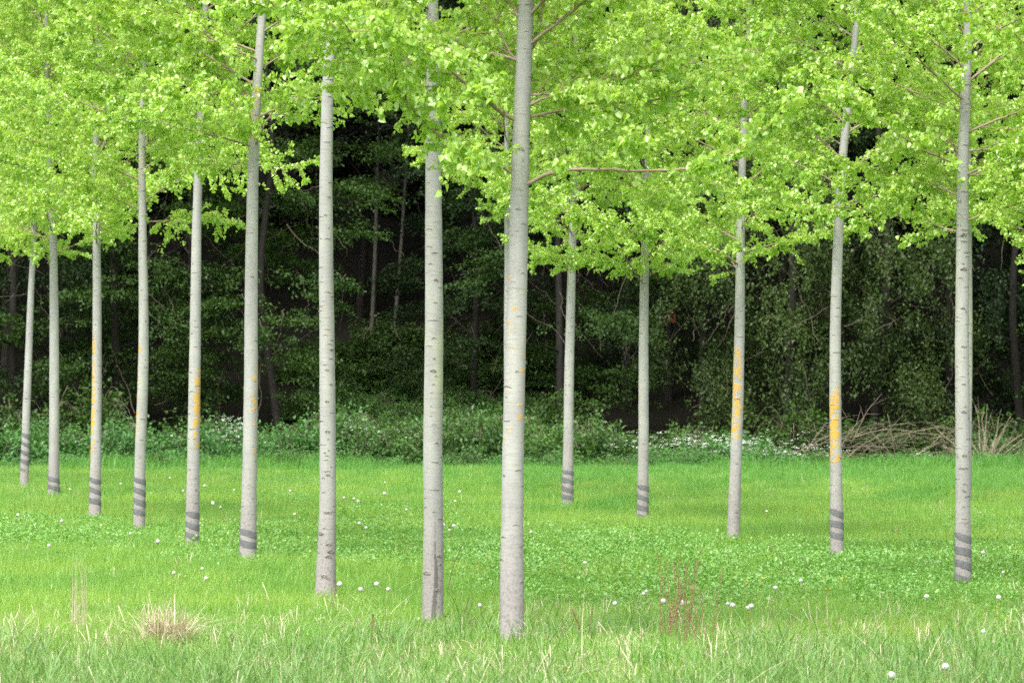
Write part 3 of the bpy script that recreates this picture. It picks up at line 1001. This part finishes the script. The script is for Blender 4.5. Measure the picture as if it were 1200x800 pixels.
def bush(x, Y, protos, label, group, sx=1.0, sz=1.0):
    X = (x - 600) / F * Y
    root = add('bush', None, loc=(X, Y, g1(X, Y) - .03), rot=(0, 0, wr.uniform(0, 6.28)), scl=(sx, sx, sz), label=label, category='bush', group=group)
    f, s = protos[wr.integers(0, len(protos))]
    add('foliage', f, root, kind='stuff')
    add('stems', s, root, kind='stuff')


for x in np.arange(-70, 400, 44):
    xx = x + wr.uniform(-10, 10)
    bush(xx, 101.4 + wr.uniform(-1.3, 1.3), NT, front_lab('leafy green nettle bush', xx, 'at the meadow edge'), 'bushes along the meadow edge', wr.uniform(.85, 1.2), wr.uniform(.9, 1.3))
for x in np.arange(395, 700, 42):
    xx = x + wr.uniform(-10, 10)
    bush(xx, 101.4 + wr.uniform(-1.3, 1.3), BR, front_lab('arching bramble bush', xx, 'at the meadow edge'), 'bushes along the meadow edge', wr.uniform(.8, 1.2), wr.uniform(.85, 1.35))
for x in np.arange(705, 1260, 46):
    xx = x + wr.uniform(-10, 10)
    low = 930 < xx < 1150
    bush(xx, 102.0 + wr.uniform(-1.3, 1.2) + (1.2 if low else 0), BR if wr.random() < .5 else NT, front_lab('low green bush', xx, 'at the meadow edge'), 'bushes along the meadow edge', wr.uniform(.75, 1.1), (.4 if low else wr.uniform(.5, .85)))
for x in np.arange(-60, 1270, 58):
    xx = x + wr.uniform(-15, 15)
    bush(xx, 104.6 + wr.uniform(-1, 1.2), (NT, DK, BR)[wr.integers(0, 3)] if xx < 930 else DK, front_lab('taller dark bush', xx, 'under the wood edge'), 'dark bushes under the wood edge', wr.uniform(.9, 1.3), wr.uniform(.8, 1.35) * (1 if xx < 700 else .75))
for row, Y in enumerate((109.5, 112, 114.5, 117, 119.5)):
    for x in np.arange(385, 620, 46):
        xx = x + wr.uniform(-18, 18)
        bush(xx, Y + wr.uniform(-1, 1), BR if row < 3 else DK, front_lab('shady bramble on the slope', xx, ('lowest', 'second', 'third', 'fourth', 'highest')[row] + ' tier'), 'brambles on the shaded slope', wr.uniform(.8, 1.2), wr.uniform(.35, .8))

for k in range(30):
    xx = -30 + 1260 * (k + wr.uniform(0, 1)) / 30
    bush(xx, wr.uniform(97.5, 100.2), (NT, BR)[wr.integers(0, 2)], front_lab('small weedy clump', xx, 'before the bank'), 'weed clumps before the bank', wr.uniform(.3, .6), wr.uniform(.25, .5))
# ------------------------------------------------------------------ brush pile and bare shrub


def dead_branch(pix, Y, dY, r0, rk, twigs=4):
    pts = [W(x, y, Y + dY * k / max(1, len(pix) - 1)) for k, (x, y) in enumerate(pix)]
    o = pts[0]
    ln = smooth_line(np.array(pts) - o, 12)
    ln[1:] += rk.normal(0, .008, (11, 3)).cumsum(0)
    g = Geo()
    g.tube(ln, np.linspace(r0, r0 * .4, 12), 6)
    for _ in range(twigs):
        i = rk.integers(3, 11)
        d = unit(ln[i] - ln[i - 1]) + rk.normal(0, .5, 3)
        u = np.linspace(0, 1, 5)[:, None]
        g.tube(ln[i] + d * u * rk.uniform(.15, .5), np.linspace(r0 * .4, .002, 5), 4)
    return o, g


br = np.random.default_rng(5)
Yp = 101.2
pc = W(1010, 545, Yp)
pc[2] = g1(pc[0], Yp)
pile = add('brush_pile', None, loc=tuple(pc), label='heap of dead brown branches at the wood edge left of the rightmost poplar', category='brush pile')
PIL = [[(1100, 500), (1050, 510), (1000, 526), (960, 538)], [(1002, 512), (1040, 500), (1085, 510), (1118, 505)], [(1000, 515), (1015, 480), (1030, 462)], [(1040, 485), (1048, 515), (1052, 545)],
       [(1020, 505), (1038, 525), (1052, 545)], [(1095, 500), (1110, 515), (1125, 522)], [(1120, 503), (1095, 522), (1070, 532)], [(965, 500), (950, 520), (938, 540)], [(985, 508), (960, 514), (945, 530)],
       [(990, 540), (1010, 520), (1035, 505)], [(940, 525), (975, 518), (1010, 508)], [(1060, 540), (1085, 525), (1105, 505)], [(985, 525), (1030, 522), (1075, 528)], [(975, 540), (1000, 500), (1010, 490)]]
for pix in PIL:
    o, g = dead_branch(pix, Yp + br.uniform(-.8, .3), br.uniform(-.5, .8), br.uniform(.010, .018), br)
    b = add('dead_branch', g.mesh('dead_branch', M_dead), pile, tuple(o - pc))
g = Geo()
for _ in range(150):
    a = W(br.uniform(940, 1125), br.uniform(496, 546), Yp + br.uniform(-.6, 1.2))
    if a[2] < g1(a[0], a[1]):
        a[2] = g1(a[0], a[1]) + .02
    d = np.array((br.normal(0, 1), br.normal(0, .5), br.normal(0, .3)))
    u = np.linspace(0, 1, 5)[:, None]
    ln = a - pc + unit(d) * u * br.uniform(.35, 1.1) + np.array((0, 0, -.15)) * u ** 2
    g.tube(ln, np.linspace(br.uniform(.004, .008), .002, 5), 4)
add('twigs', g.mesh('twigs', M_dead), pile, kind='stuff')

sc_ = W(1152, 545, 101.0)
sc_[2] = g1(sc_[0], sc_[1])
shrub = add('bare_shrub', None, loc=tuple(sc_), label='leafless pale shrub with upright fanned twigs right of the rightmost poplar', category='shrub')
g = Geo()
for k in range(46):
    a = br.uniform(-1.1, 1.1)
    ln_ = br.uniform(.5, 1.75) * (1 - .25 * abs(a))
    u = np.linspace(0, 1, 8)[:, None]
    d = np.array((math.sin(a), br.normal(0, .35), math.cos(a)))
    p = d * ln_ * u + np.concatenate([br.normal(0, .03, (8, 2)), np.zeros((8, 1))], 1) * u + np.array((br.normal(0, .1), br.normal(0, .1), -.05)) + np.array((.25 * math.sin(a), 0, -.12 * abs(a))) * u ** 2
    g.tube(p, np.linspace(.011, .003, 8), 4)
    for _ in range(2):
        i = br.integers(3, 7)
        g.tube(p[i] + (d + br.normal(0, .35, 3)) * np.linspace(0, .35, 4)[:, None], np.linspace(.004, .0015, 4), 3)
add('twigs', g.mesh('twigs', M_pale), shrub, kind='stuff')
for k in range(5):
    a = -.8 + .4 * k + br.uniform(-.08, .08)
    u = np.linspace(0, 1, 10)[:, None]
    p = np.array((math.sin(a), br.normal(0, .2), math.cos(a))) * (1.75 - .3 * abs(a)) * u + np.array((.2 * a, 0, 0)) * u ** 2 - np.array((0, 0, .05))
    g = Geo()
    g.tube(p, np.linspace(.014, .004, 10), 5)
    add('stem', g.mesh('stem', M_pale), shrub)

# ------------------------------------------------------------------ meadow: tuft prototypes and scatter
protos = bpy.data.collections.new('tuft_prototypes')      # not linked to the scene: only scattered


def blades(rk, n, rad, h, w, bend, m_, name, seg=3, kink=0.0):
    g = Geo()
    for _ in range(n):
        a, b = rk.uniform(0, 6.283, 2)
        r0 = rad * math.sqrt(rk.uniform(0, 1))
        x0 = np.array((math.cos(a) * r0, math.sin(a) * r0, -.02))
        L = h * rk.uniform(.55, 1.15)
        bd = abs(rk.normal(0, bend))
        dirh = np.array((math.cos(b), math.sin(b), 0))
        sd = np.array((-math.sin(b), math.cos(b), 0))
        if rk.random() < .5:
            sd = unit(sd + dirh * rk.normal(0, .8))
        ww = w * rk.uniform(.6, 1.3)
        t = np.linspace(0, 1, seg + 1)
        pts = x0 + np.outer(t, (0, 0, 1)) * L * (1 - .35 * bd * t[:, None]) + dirh * (bd * L * t ** 2)[:, None]
        if kink and rk.random() < kink:
            pts[-1] = pts[-2] + dirh * L / seg * .9 + np.array((0, 0, -.5)) * L / seg
        wd = ww * (1 - t ** 1.6 * .9)
        v = np.concatenate([np.stack([pts[k] - sd * wd[k] / 2, pts[k] + sd * wd[k] / 2]) for k in range(seg + 1)])
        q = [(2 * k, 2 * k + 1, 2 * k + 3, 2 * k + 2) for k in range(seg)]
        g.put(v, q, a=rk.uniform(0, 1))
    o = bpy.data.objects.new(name, g.mesh(name, m_, attr='tint'))
    protos.objects.link(o)
    return o


def rosette(rk, n, rad, h, leaf, m_, name):
    a = rk.uniform(0, 6.283, n)
    rr = rad * np.sqrt(rk.uniform(0, 1, n))
    P = np.stack([np.cos(a) * rr, np.sin(a) * rr, h * rk.uniform(.3, 1, n)], -1)
    N = rk.normal(0, .4, P.shape) + np.array((0, -.2, 1.0))
    A = np.stack([np.cos(a), np.sin(a), np.zeros(n)], -1) + rk.normal(0, .5, P.shape) + np.array((0, 0, .2))
    v, q = leaves_geo(P, A, N, leaf * rk.uniform(.6, 1.3, n), rk.uniform(.6, .95, n), .2, .15)
    g = Geo()
    g.put(v, q, a=np.repeat(rk.uniform(0, 1, n), 6))
    o = bpy.data.objects.new(name, g.mesh(name, m_, attr='tint'))
    protos.objects.link(o)
    return o


tr_ = np.random.default_rng(33)
names = []
K = {}


def reg(key, o):
    K.setdefault(key, []).append(o.name)


for k in range(4):
    reg('fine', blades(tr_, 42, .14, .21, .0052, .30, M_grass, f'tuft_a{k}'))
for k in range(3):
    reg('lush', blades(tr_, 36, .15, .27, .0075, .35, M_grass_blue, f'tuft_b{k}'))
for k in range(4):
    reg('long', blades(tr_, 26, .13, .29 + .04 * k, .0095, .6 + .25 * k, M_grass_long, f'tuft_c{k}', seg=5, kink=.2))
for k in range(3):
    reg('clover', rosette(tr_, 46, .15, .17, .032, M_clover, f'tuft_d{k}'))
for k in range(3):
    reg('straw', blades(tr_, 8, .12, .36, .0085, .8, M_straw, f'tuft_e{k}', seg=4, kink=.5))
for k in range(2):
    reg('stalk', blades(tr_, 5, .12, .34, .0055, .12, M_ystalk, f'tuft_f{k}', seg=3))
for k in range(2):
    reg('weed', rosette(tr_, 40, .16, .30, .05, M_nettle, f'tuft_g{k}'))
# a small white blossom head: flat umbel of petals
for k in range(2):
    n = 9
    a = tr_.uniform(0, 6.283, n)
    rr = .035 * np.sqrt(tr_.uniform(0, 1, n))
    P = np.stack([np.cos(a) * rr, np.sin(a) * rr, tr_.uniform(-.012, .012, n)], -1)
    v, q = leaves_geo(P, np.stack([np.cos(a), np.sin(a), np.zeros(n)], -1), tr_.normal(0, .5, (n, 3)) + np.array((0, -.6, .8)), .026, .9, .1, .1)
    g = Geo()
    g.put(v, q, a=.5)
    o = bpy.data.objects.new(f'blossom_{k}', g.mesh('blossom', M_white, attr='tint'))
    protos.objects.link(o)
    reg('blossom', o)
order = sorted(o.name for o in protos.objects)          # Collection Info sorts its children by name


def scatter(name, P, keys_idx, scl, rz, tilt, **props):
    me = bpy.data.meshes.new(name)
    me.vertices.add(len(P))
    me.vertices.foreach_set('co', np.asarray(P, np.float32).ravel())
    for nm, typ, arr in (('pick', 'INT', keys_idx), ('scl', 'FLOAT', scl), ('rz', 'FLOAT', rz), ('tx', 'FLOAT', tilt[0]), ('ty', 'FLOAT', tilt[1])):
        a = me.attributes.new(nm, typ, 'POINT')
        a.data.foreach_set('value', np.asarray(arr, np.int32 if typ == 'INT' else np.float32))
    o = add(name, me, **props)
    ng = bpy.data.node_groups.new(name + '_scatter', 'GeometryNodeTree')
    ng.interface.new_socket('Geometry', in_out='INPUT', socket_type='NodeSocketGeometry')
    ng.interface.new_socket('Geometry', in_out='OUTPUT', socket_type='NodeSocketGeometry')
    gi, go = ng.nodes.new('NodeGroupInput'), ng.nodes.new('NodeGroupOutput')
    ci = ng.nodes.new('GeometryNodeCollectionInfo')
    ci.inputs['Collection'].default_value = protos
    ci.inputs['Separate Children'].default_value = True
    ci.inputs['Reset Children'].default_value = True
    ip = ng.nodes.new('GeometryNodeInstanceOnPoints')
    ip.inputs['Pick Instance'].default_value = True

    def na(nm, typ):
        n = ng.nodes.new('GeometryNodeInputNamedAttribute')
        n.data_type = typ
        n.inputs['Name'].default_value = nm
        return n.outputs['Attribute']
    cx = ng.nodes.new('ShaderNodeCombineXYZ')
    for k, nm in enumerate(('tx', 'ty', 'rz')):
        ng.links.new(na(nm, 'FLOAT'), cx.inputs[k])
    ng.links.new(gi.outputs[0], ip.inputs['Points'])
    ng.links.new(ci.outputs[0], ip.inputs['Instance'])
    ng.links.new(na('pick', 'INT'), ip.inputs['Instance Index'])
    ng.links.new(cx.outputs[0], ip.inputs['Rotation'])
    ng.links.new(na('scl', 'FLOAT'), ip.inputs['Scale'])
    ng.links.new(ip.outputs[0], go.inputs[0])
    md = o.modifiers.new('scatter', 'NODES')
    md.node_group = ng
    return o


def field(X, Y, s, seed):
    r_ = np.random.default_rng(seed)
    z = np.zeros(X.shape)
    for k in range(5):
        a = r_.uniform(0, 6.283)
        f = s * r_.uniform(.6, 1.7)
        z += np.sin((X * math.cos(a) + Y * .45 * math.sin(a)) * f + r_.uniform(0, 6.283))
    return z / 5 ** .5


def spread(y0, y1, dens, rk, margin=1.5):
    n = int(dens * (y1 - y0) * (2 * (.129 * (y0 + y1) / 2 + margin)))
    Y = rk.uniform(y0, y1, n)
    X = rk.uniform(-1, 1, n) * (.129 * y1 + margin)
    ok = np.abs(X) < .129 * Y + margin
    return X[ok], Y[ok]


sr = np.random.default_rng(77)
idx_of = {nm: i for i, nm in enumerate(order)}
acc = {}


def put(group, key, X, Y, smin, smax, tilt=.12, dz=0.0):
    n = len(X)
    if n == 0:
        return
    P = np.stack([X, Y, gz(X, Y) + dz], -1)
    pk = np.array([idx_of[nm] for nm in K[key]])[sr.integers(0, len(K[key]), n)]
    acc.setdefault(group, []).append((P, pk, sr.uniform(smin, smax, n), sr.uniform(0, 6.283, n), sr.normal(0, tilt, n), sr.normal(0, tilt, n)))


# photo row of a ground point, and the masks read off the photograph
def rowpx(X, Y):
    return HY + F * (H + .0) / Y


for (y0, y1, dn) in ((22, 34, 100), (34, 50, 85), (50, 75, 70), (75, 106, 55)):
    X, Y = spread(y0, y1, dn, sr)
    px = 600 + X / Y * F
    py = rowpx(X, Y)
    nz = field(X, Y, 1.1, 3)
    left = px < 640
    lf = np.clip((700 - px + 60 * nz) / 260, 0, 1)                 # 1 on the left half, fading to 0
    nz2 = field(X, Y, 2.6, 5)
    top_ = 604 + 14 * (1 - lf) + 9 * nz + 5 * nz2
    bot_ = 646 + 62 * (1 - lf) + 10 * nz + 6 * nz2
    pc_ = np.clip(np.minimum(py - top_, bot_ - py) / 30 + .4, 0, 1) * (.62 + .2 * nz2)
    is_cl = sr.random(len(X)) < pc_
    lush_p = np.clip((574 - py) / 40 + .3 * nz + .3 * nz2 + .1, 0, 1) * np.clip((px - 300) / 600, .12, .7)
    long_p = np.clip((py - 736 + 22 * nz + 14 * nz2) / 85, 0, 1) * .72
    rnd = sr.random(len(X))
    is_long = (~is_cl) & (rnd < long_p)
    is_lush = (~is_cl) & (~is_long) & (sr.random(len(X)) < lush_p)
    is_fine = ~(is_cl | is_long | is_lush)
    hvar = 1 + .12 * field(X, Y, .7, 9)
    for msk, key, a, b in ((is_fine, 'fine', .6, 1.25), (is_lush, 'lush', .7, 1.3), (is_long, 'long', .45, 1.25)):
        put('grass', key, X[msk], Y[msk], a, b)
    put('ground_cover', 'clover', X[is_cl], Y[is_cl], .6, 1.15, .2)
    thin = is_cl & (sr.random(len(X)) < .45)
    put('grass', 'fine', X[thin], Y[thin], .5, .85)
    # scattered broad leaves elsewhere
    oth = is_fine & (sr.random(len(X)) < .06)
    put('ground_cover', 'clover', X[oth], Y[oth], .5, .9, .2)
    dry = (sr.random(len(X)) < np.clip((py - 690) / 90, .015, 1) * .34)
    put('dry_grass', 'straw', X[dry], Y[dry], .5, 1.1, .25)
    yst = sr.random(len(X)) < np.where((px > 640) & (py > 640), .03, .012) * np.clip(1 + nz, 0, 2)
    put('dry_grass', 'stalk', X[yst], Y[yst], .6, 1.0, .1)
# longer grass left standing round the trunk feet
for p in POP[:16]:
    n_ = 12
    a_ = sr.uniform(0, 6.283, n_)
    r_ = p['d'][0] * .5 + sr.uniform(.03, .2, n_)
    put('grass', 'fine', p['base'][0] + np.cos(a_) * r_, p['Y'] + np.sin(a_) * r_, .8, 1.35)
    put('ground_cover', 'clover', p['base'][0] + np.cos(a_[:4]) * r_[:4] * 1.2, p['Y'] + np.sin(a_[:4]) * r_[:4] * 1.2, .6, 1.1)
# taller weeds where the meadow meets the bushes
X, Y = spread(98, 101.5, 9, sr)
put('ground_cover', 'weed', X, Y, .7, 1.5, .15)
X, Y = spread(96, 101.5, 14, sr)
kp = field(X, Y, .9, 12) > .1
put('grass', 'lush', X[kp], Y[kp], 1.2, 2.1, .15)
# white blossoms among the bushes
clusters = [(270, 498, 18, 6, 60), (280, 512, 26, 5, 30), (440, 507, 45, 4, 60), (415, 503, 15, 5, 25), (735, 516, 25, 8, 40), (700, 535, 12, 10, 16), (770, 525, 25, 8, 30), (840, 516, 40, 5, 130),
            (900, 528, 35, 8, 90), (930, 541, 26, 8, 130), (860, 540, 35, 9, 60), (960, 530, 15, 12, 30), (1100, 545, 22, 5, 40), (1080, 535, 10, 8, 16), (200, 510, 60, 12, 24), (60, 520, 60, 15, 16)]
bx, by, bz = [], [], []
for (cx, cyy, sx, sy, n) in clusters:
    xx, yy = sr.normal(cx, sx, n), sr.normal(cyy, sy, n)
    Yb = sr.uniform(100.2, 101.6, n)
    for a, b, c in zip(xx, yy, Yb):
        w = W(a, b, c)
        bx.append(w[0]), by.append(w[1]), bz.append(max(w[2], g1(w[0], w[1]) + .15))
bx, by, bz = np.array(bx), np.array(by), np.array(bz)
pk = np.array([idx_of[nm] for nm in K['blossom']])[sr.integers(0, 2, len(bx))]
acc['blossom'] = [(np.stack([bx, by, bz], -1), pk, sr.uniform(.5, 1.1, len(bx)), sr.uniform(0, 6.28, len(bx)), sr.normal(0, .2, len(bx)), sr.normal(0, .2, len(bx)))]
INFO = {'grass': ('grass', 'bright green spring grass covering the meadow', 'grass'), 'ground_cover': ('ground_cover', 'patches of small pale green leaves among the grass', 'ground cover'),
        'dry_grass': ('dry_grass', 'dry straw blades and stalks scattered through the grass', 'dry grass'), 'blossom': ('white_blossom', 'tiny white wildflowers along the foot of the wood', 'flowers')}
for gname, parts in acc.items():
    P, pk, sc2, rz, tx, ty = (np.concatenate([q[k] for q in parts]) for k in range(6))
    nm, lab, cat = INFO[gname]
    scatter(nm, P, pk, sc2, rz, (tx, ty), kind='stuff', label=lab, category=cat)


# ------------------------------------------------------------------ dandelions and buttercups
def on_ground(x, y, h):
    """point whose height above the ground is h and which shows at photo pixel (x, y)"""
    Y = (H - h + .1) * F / (y - HY)
    for _ in range(8):
        z = g1((x - 600) / F * Y, Y) + h
        Y = .5 * Y + .5 * (H - z) * F / (y - HY)
    return (x - 600) / F * Y, Y


g = Geo()
hr = np.random.default_rng(4)
n = 230
kk = np.arange(n) + .5
phi, th_ = np.arccos(1 - 2 * kk / n), math.pi * (1 + 5 ** .5) * kk
D = np.stack([np.cos(th_) * np.sin(phi), np.sin(th_) * np.sin(phi), np.cos(phi)], -1)
side = unit(np.cross(D, hr.normal(0, 1, D.shape)))
s2 = np.cross(D, side)
R_ = .020
pr = .0052
v = np.stack([D * R_ + side * pr, D * R_ + s2 * pr, D * R_ - side * pr, D * R_ - s2 * pr], 1).reshape(-1, 3)
g.put(v + np.repeat(D * hr.uniform(-.003, .002, (n, 1)), 4, 0), np.arange(n)[:, None] * 4 + np.arange(4), a=.5)      # feathery parasols
v = np.stack([D * R_ * .15, D * R_ + side * .0004, D * R_ - side * .0004], 1).reshape(-1, 3)
g.put(v, t=np.arange(n)[:, None] * 3 + np.arange(3), a=.5)
clock_me = g.mesh('seed_head', M_white, attr='tint')
stem_me = []
for k in range(3):
    g = Geo()
    u = np.linspace(0, 1, 6)[:, None]
    g.tube(np.array((0, 0, -.03)) + np.array((0, 0, .29)) * u + np.array((hr.normal(0, .02), hr.normal(0, .02), 0)) * np.sin(u * math.pi), np.linspace(.0028, .002, 6), 5)
    stem_me.append(g.mesh('stem', M_ystalk))
DAND = [(198, 560), (213, 575), (272, 574), (248, 589), (252, 590), (257, 594), (239, 569), (18, 603), (71, 610), (152, 625), (186, 634), (57, 639), (204, 671), (237, 666), (246, 677), (83, 573), (339, 575), (345, 602),
        (142, 567), (454, 565), (405, 583), (415, 584), (418, 587), (450, 578), (538, 576), (534, 587), (478, 597), (421, 613), (429, 618), (522, 615), (532, 616), (527, 621), (682, 659), (747, 694), (759, 692), (720, 707),
        (563, 709), (623, 623), (899, 599), (942, 680), (909, 688), (857, 707), (880, 710), (861, 709), (877, 712), (1176, 670), (1152, 647), (1168, 699), (1110, 781), (1041, 791), (1153, 740), (800, 706), (779, 704), (1081, 698),
        (426, 690), (439, 684), (455, 690), (398, 684)]
for (x, y) in DAND:
    hgt = hr.uniform(.24, .30)
    X, Y = on_ground(x, y, hgt)
    nm, sd = near_poplar(x)
    row = 'far off' if y < 600 else ('midway' if y < 680 else 'in near grass')
    s = hgt / .26
    root = add('dandelion', None, loc=(X, Y, g1(X, Y)), rot=(hr.normal(0, .06), hr.normal(0, .06), hr.uniform(0, 6)), scl=s, label=f'white dandelion clock {row}, {sd} of the {nm}', category='dandelion', group='dandelion clocks in the meadow')
    add('stem', stem_me[hr.integers(0, 3)], root)
    add('seed_head', clock_me, root, (0, 0, .262), (0, 0, 0), hr.uniform(.75, 1.2) if y < 760 else 1.15)

g = Geo()
a = np.arange(6) * math.pi / 3
v, q = leaves_geo(np.zeros((6, 3)), np.stack([np.cos(a), np.sin(a), np.full(6, .5)], -1), np.tile((0, 0, 1.0), (6, 1)), .016, 1.0, .1, -.2)
g.put(v, q, a=.5)
butter_me = g.mesh('petals', M_yellow, attr='tint')
for (x, y) in [(967, 676), (985, 678), (991, 678), (998, 679), (967, 690), (973, 691), (875, 680), (893, 677), (902, 683), (706, 677), (953, 599), (958, 604), (945, 607), (5, 551), (95, 554), (184, 546), (568, 532)][:14]:
    X, Y = on_ground(x, y, .22)
    nm, sd = near_poplar(x)
    row = 'far in the meadow' if y < 640 else 'in the near meadow'
    root = add('buttercup', None, loc=(X, Y, g1(X, Y)), rot=(0, 0, hr.uniform(0, 6)), label=f'small yellow buttercup {row}, {sd} of the {nm}', category='flower', group='buttercups in the meadow')
    add('stem', stem_me[0], root, scl=(.7, .7, .84))
    add('petals', butter_me, root, (0, 0, .218), (-.5, 0, 0), 1.2 if y > 640 else 1.6)


# ------------------------------------------------------------------ single plants and sticks in the grass
def tuft_thing(name, x, y, label, cat, n, rad, h, w, bend, m_, seed, part, seg=5, kink=.3):
    X, Y = on_ground(x, y, .05)
    rk = np.random.default_rng(seed)
    o = blades(rk, n, rad, h, w, bend, m_, 'tmp', seg, kink)
    me = o.data
    bpy.data.objects.remove(o)
    root = add(name, None, loc=(X, Y, g1(X, Y)), label=label, category=cat)
    me.name = part
    add(part, me, root, kind='stuff')
    return root


tuft_thing('straw_tussock', 194, 760, 'pale tussock of dead straw at the front left of the meadow', 'dry grass', 420, .19, .50, .013, 1.0, M_straw, 1, 'straw_blades')
tuft_thing('straw_tussock', 12, 762, 'small broken straw tuft in the bottom left corner', 'dry grass', 34, .20, .36, .008, .8, M_straw, 2, 'straw_blades', kink=.6)
tuft_thing('straw_tussock', 945, 775, 'flattened grey straw tuft in the near grass left of the rightmost poplar', 'dry grass', 60, .26, .30, .008, 1.1, M_straw, 3, 'straw_blades', kink=.6)
tuft_thing('grass_tussock', 770, 790, 'lush arching tussock of blue-green grass at the bottom, right of the centre', 'grass tussock', 150, .22, .44, .010, .95, M_grass_blue, 4, 'blades', kink=.2)
tuft_thing('grass_tussock', 1165, 792, 'lush grass tussock in the bottom right corner', 'grass tussock', 130, .22, .40, .010, .8, M_grass_blue, 5, 'blades', kink=.2)
tuft_thing('grass_tussock', 60, 800, 'dense grey-green grass tussock in the bottom left corner', 'grass tussock', 120, .26, .36, .009, .8, M_grass_long, 6, 'blades', kink=.2)
tuft_thing('grass_tussock', 560, 790, 'long grass tussock at the bottom in front of the central poplar', 'grass tussock', 110, .26, .34, .008, .8, M_grass_long, 8, 'blades', kink=.2)
tuft_thing('dry_stalks', 92, 748, 'thin upright bunch of dry tan grass stalks at the front left', 'dry grass', 34, .09, .78, .006, .16, M_straw, 7, 'stalks', kink=0)


def dock(x, y, h, label, seed, sp=.16, n=3):
    """rust-coloured seed stalks with small clustered seeds"""
    X, Y = on_ground(x, y, .05)
    rk = np.random.default_rng(seed)
    root = add('dock_plant', None, loc=(X, Y, g1(X, Y)), label=label, category='plant', group='rusty dock plants')
    for k in range(n):
        a = rk.uniform(-1, 1) * sp * 1.8
        u = np.linspace(0, 1, 10)[:, None]
        hh = h * rk.uniform(.75, 1.05)
        p = np.array((a, rk.normal(0, .08), 1)) * hh * u + np.array((rk.normal(0, .03), rk.normal(0, .03), -.02))
        g = Geo()
        g.tube(p, np.linspace(.004, .0015, 10), 5)
        st_ = add('stalk', g.mesh('stalk', M_rust), root)
        m2 = 90
        f = rk.uniform(.35, 1, m2)
        P = np.stack([np.interp(f, u[:, 0], p[:, c]) for c in range(3)], -1) + rk.normal(0, .012, (m2, 3)) * (1.2 - f[:, None])
        v, q = leaves_geo(P, rk.normal(0, 1, P.shape) + np.array((0, 0, .5)), rk.normal(0, 1, P.shape), .011, .8, .2, .1)
        g = Geo()
        g.put(v, q, a=np.repeat(rk.uniform(0, 1, m2), 6))
        add('seeds', g.mesh('seeds', M_rust, attr='tint'), st_, kind='stuff')


dock(800, 765, .98, 'tall rust-brown dock stalks in the near grass right of the thin straight poplar', 11, n=7)
dock(826, 768, .75, 'rusty dock stalks leaning left of the orange-spotted poplar', 12, .25, n=5)
dock(772, 760, .62, 'shorter rusty dock stalks below the thin straight poplar', 13, .25, n=5)
dock(440, 752, .35, 'low reddish dock between the two pale poplars left of centre', 14, .2, 2)
dock(690, 760, .40, 'low reddish dock right of the central trunk', 15, .2, 2)


def stick(pix, label, seed, m_=None, r0=.006, twigs=2):
    x, y = pix[0]
    X, Y = on_ground(x, y, .06)
    rk = np.random.default_rng(seed)
    pts = np.array([W(a, b, Y) for a, b in pix])
    gb = np.array((X, Y, g1(X, Y)))
    pts = np.vstack([gb + np.array((0, 0, -.02)), pts]) - gb
    ln = smooth_line(pts, 10)
    g = Geo()
    g.tube(ln, np.linspace(r0, r0 * .5, 10), 6)
    root = add('dead_stick', None, loc=tuple(gb), label=label, category='stick')
    add('stem', g.mesh('stem', m_ or M_dark_twig), root)
    for _ in range(twigs):
        i = rk.integers(4, 9)
        g = Geo()
        d = unit(ln[i] - ln[i - 1]) + rk.normal(0, .45, 3)
        g.tube(ln[i] + d * np.linspace(0, rk.uniform(.06, .16), 4)[:, None], np.linspace(r0 * .5, .0012, 4), 4)
        add('side_twig', g.mesh('side_twig', m_ or M_dark_twig), root)


stick([(522, 702), (527, 680), (533, 655), (546, 630)], 'dark thin stick leaning right beside the stained poplar', 1)
stick([(540, 730), (545, 715), (551, 695)], 'short dark stick in the grass between the stained poplar and the central one', 2)
stick([(536, 720), (532, 708), (524, 696)], 'pale thin stick crossing beside the stained poplar', 3, M_dead, .004, 0)
stick([(265, 648), (271, 637), (278, 622)], 'dark stick leaning towards the sixth poplar from the left', 4)
stick([(238, 634), (244, 631), (249, 628)], 'short dark stick touching the foot of the fifth poplar', 5, None, .007, 0)
stick([(337, 666), (340, 660), (343, 654)], 'short dark stick in the grass right of the sixth poplar', 6, None, .006, 0)
stick([(910, 688), (913, 678), (920, 667)], 'forked dark stick among dandelions between the two orange-patched poplars', 7, None, .006, 2)
stick([(934, 684), (926, 672), (914, 643)], 'bleached thin stick left of the brightest orange poplar', 8, M_dead, .005, 1)
stick([(957, 688), (950, 674), (940, 652)], 'bleached forked stick just left of the brightest orange poplar', 9, M_dead, .005, 2)
stick([(388, 718), (391, 700), (393, 688)], 'orange-brown stub at the right foot of the knobbly poplar', 10, M_dead, .010, 0)
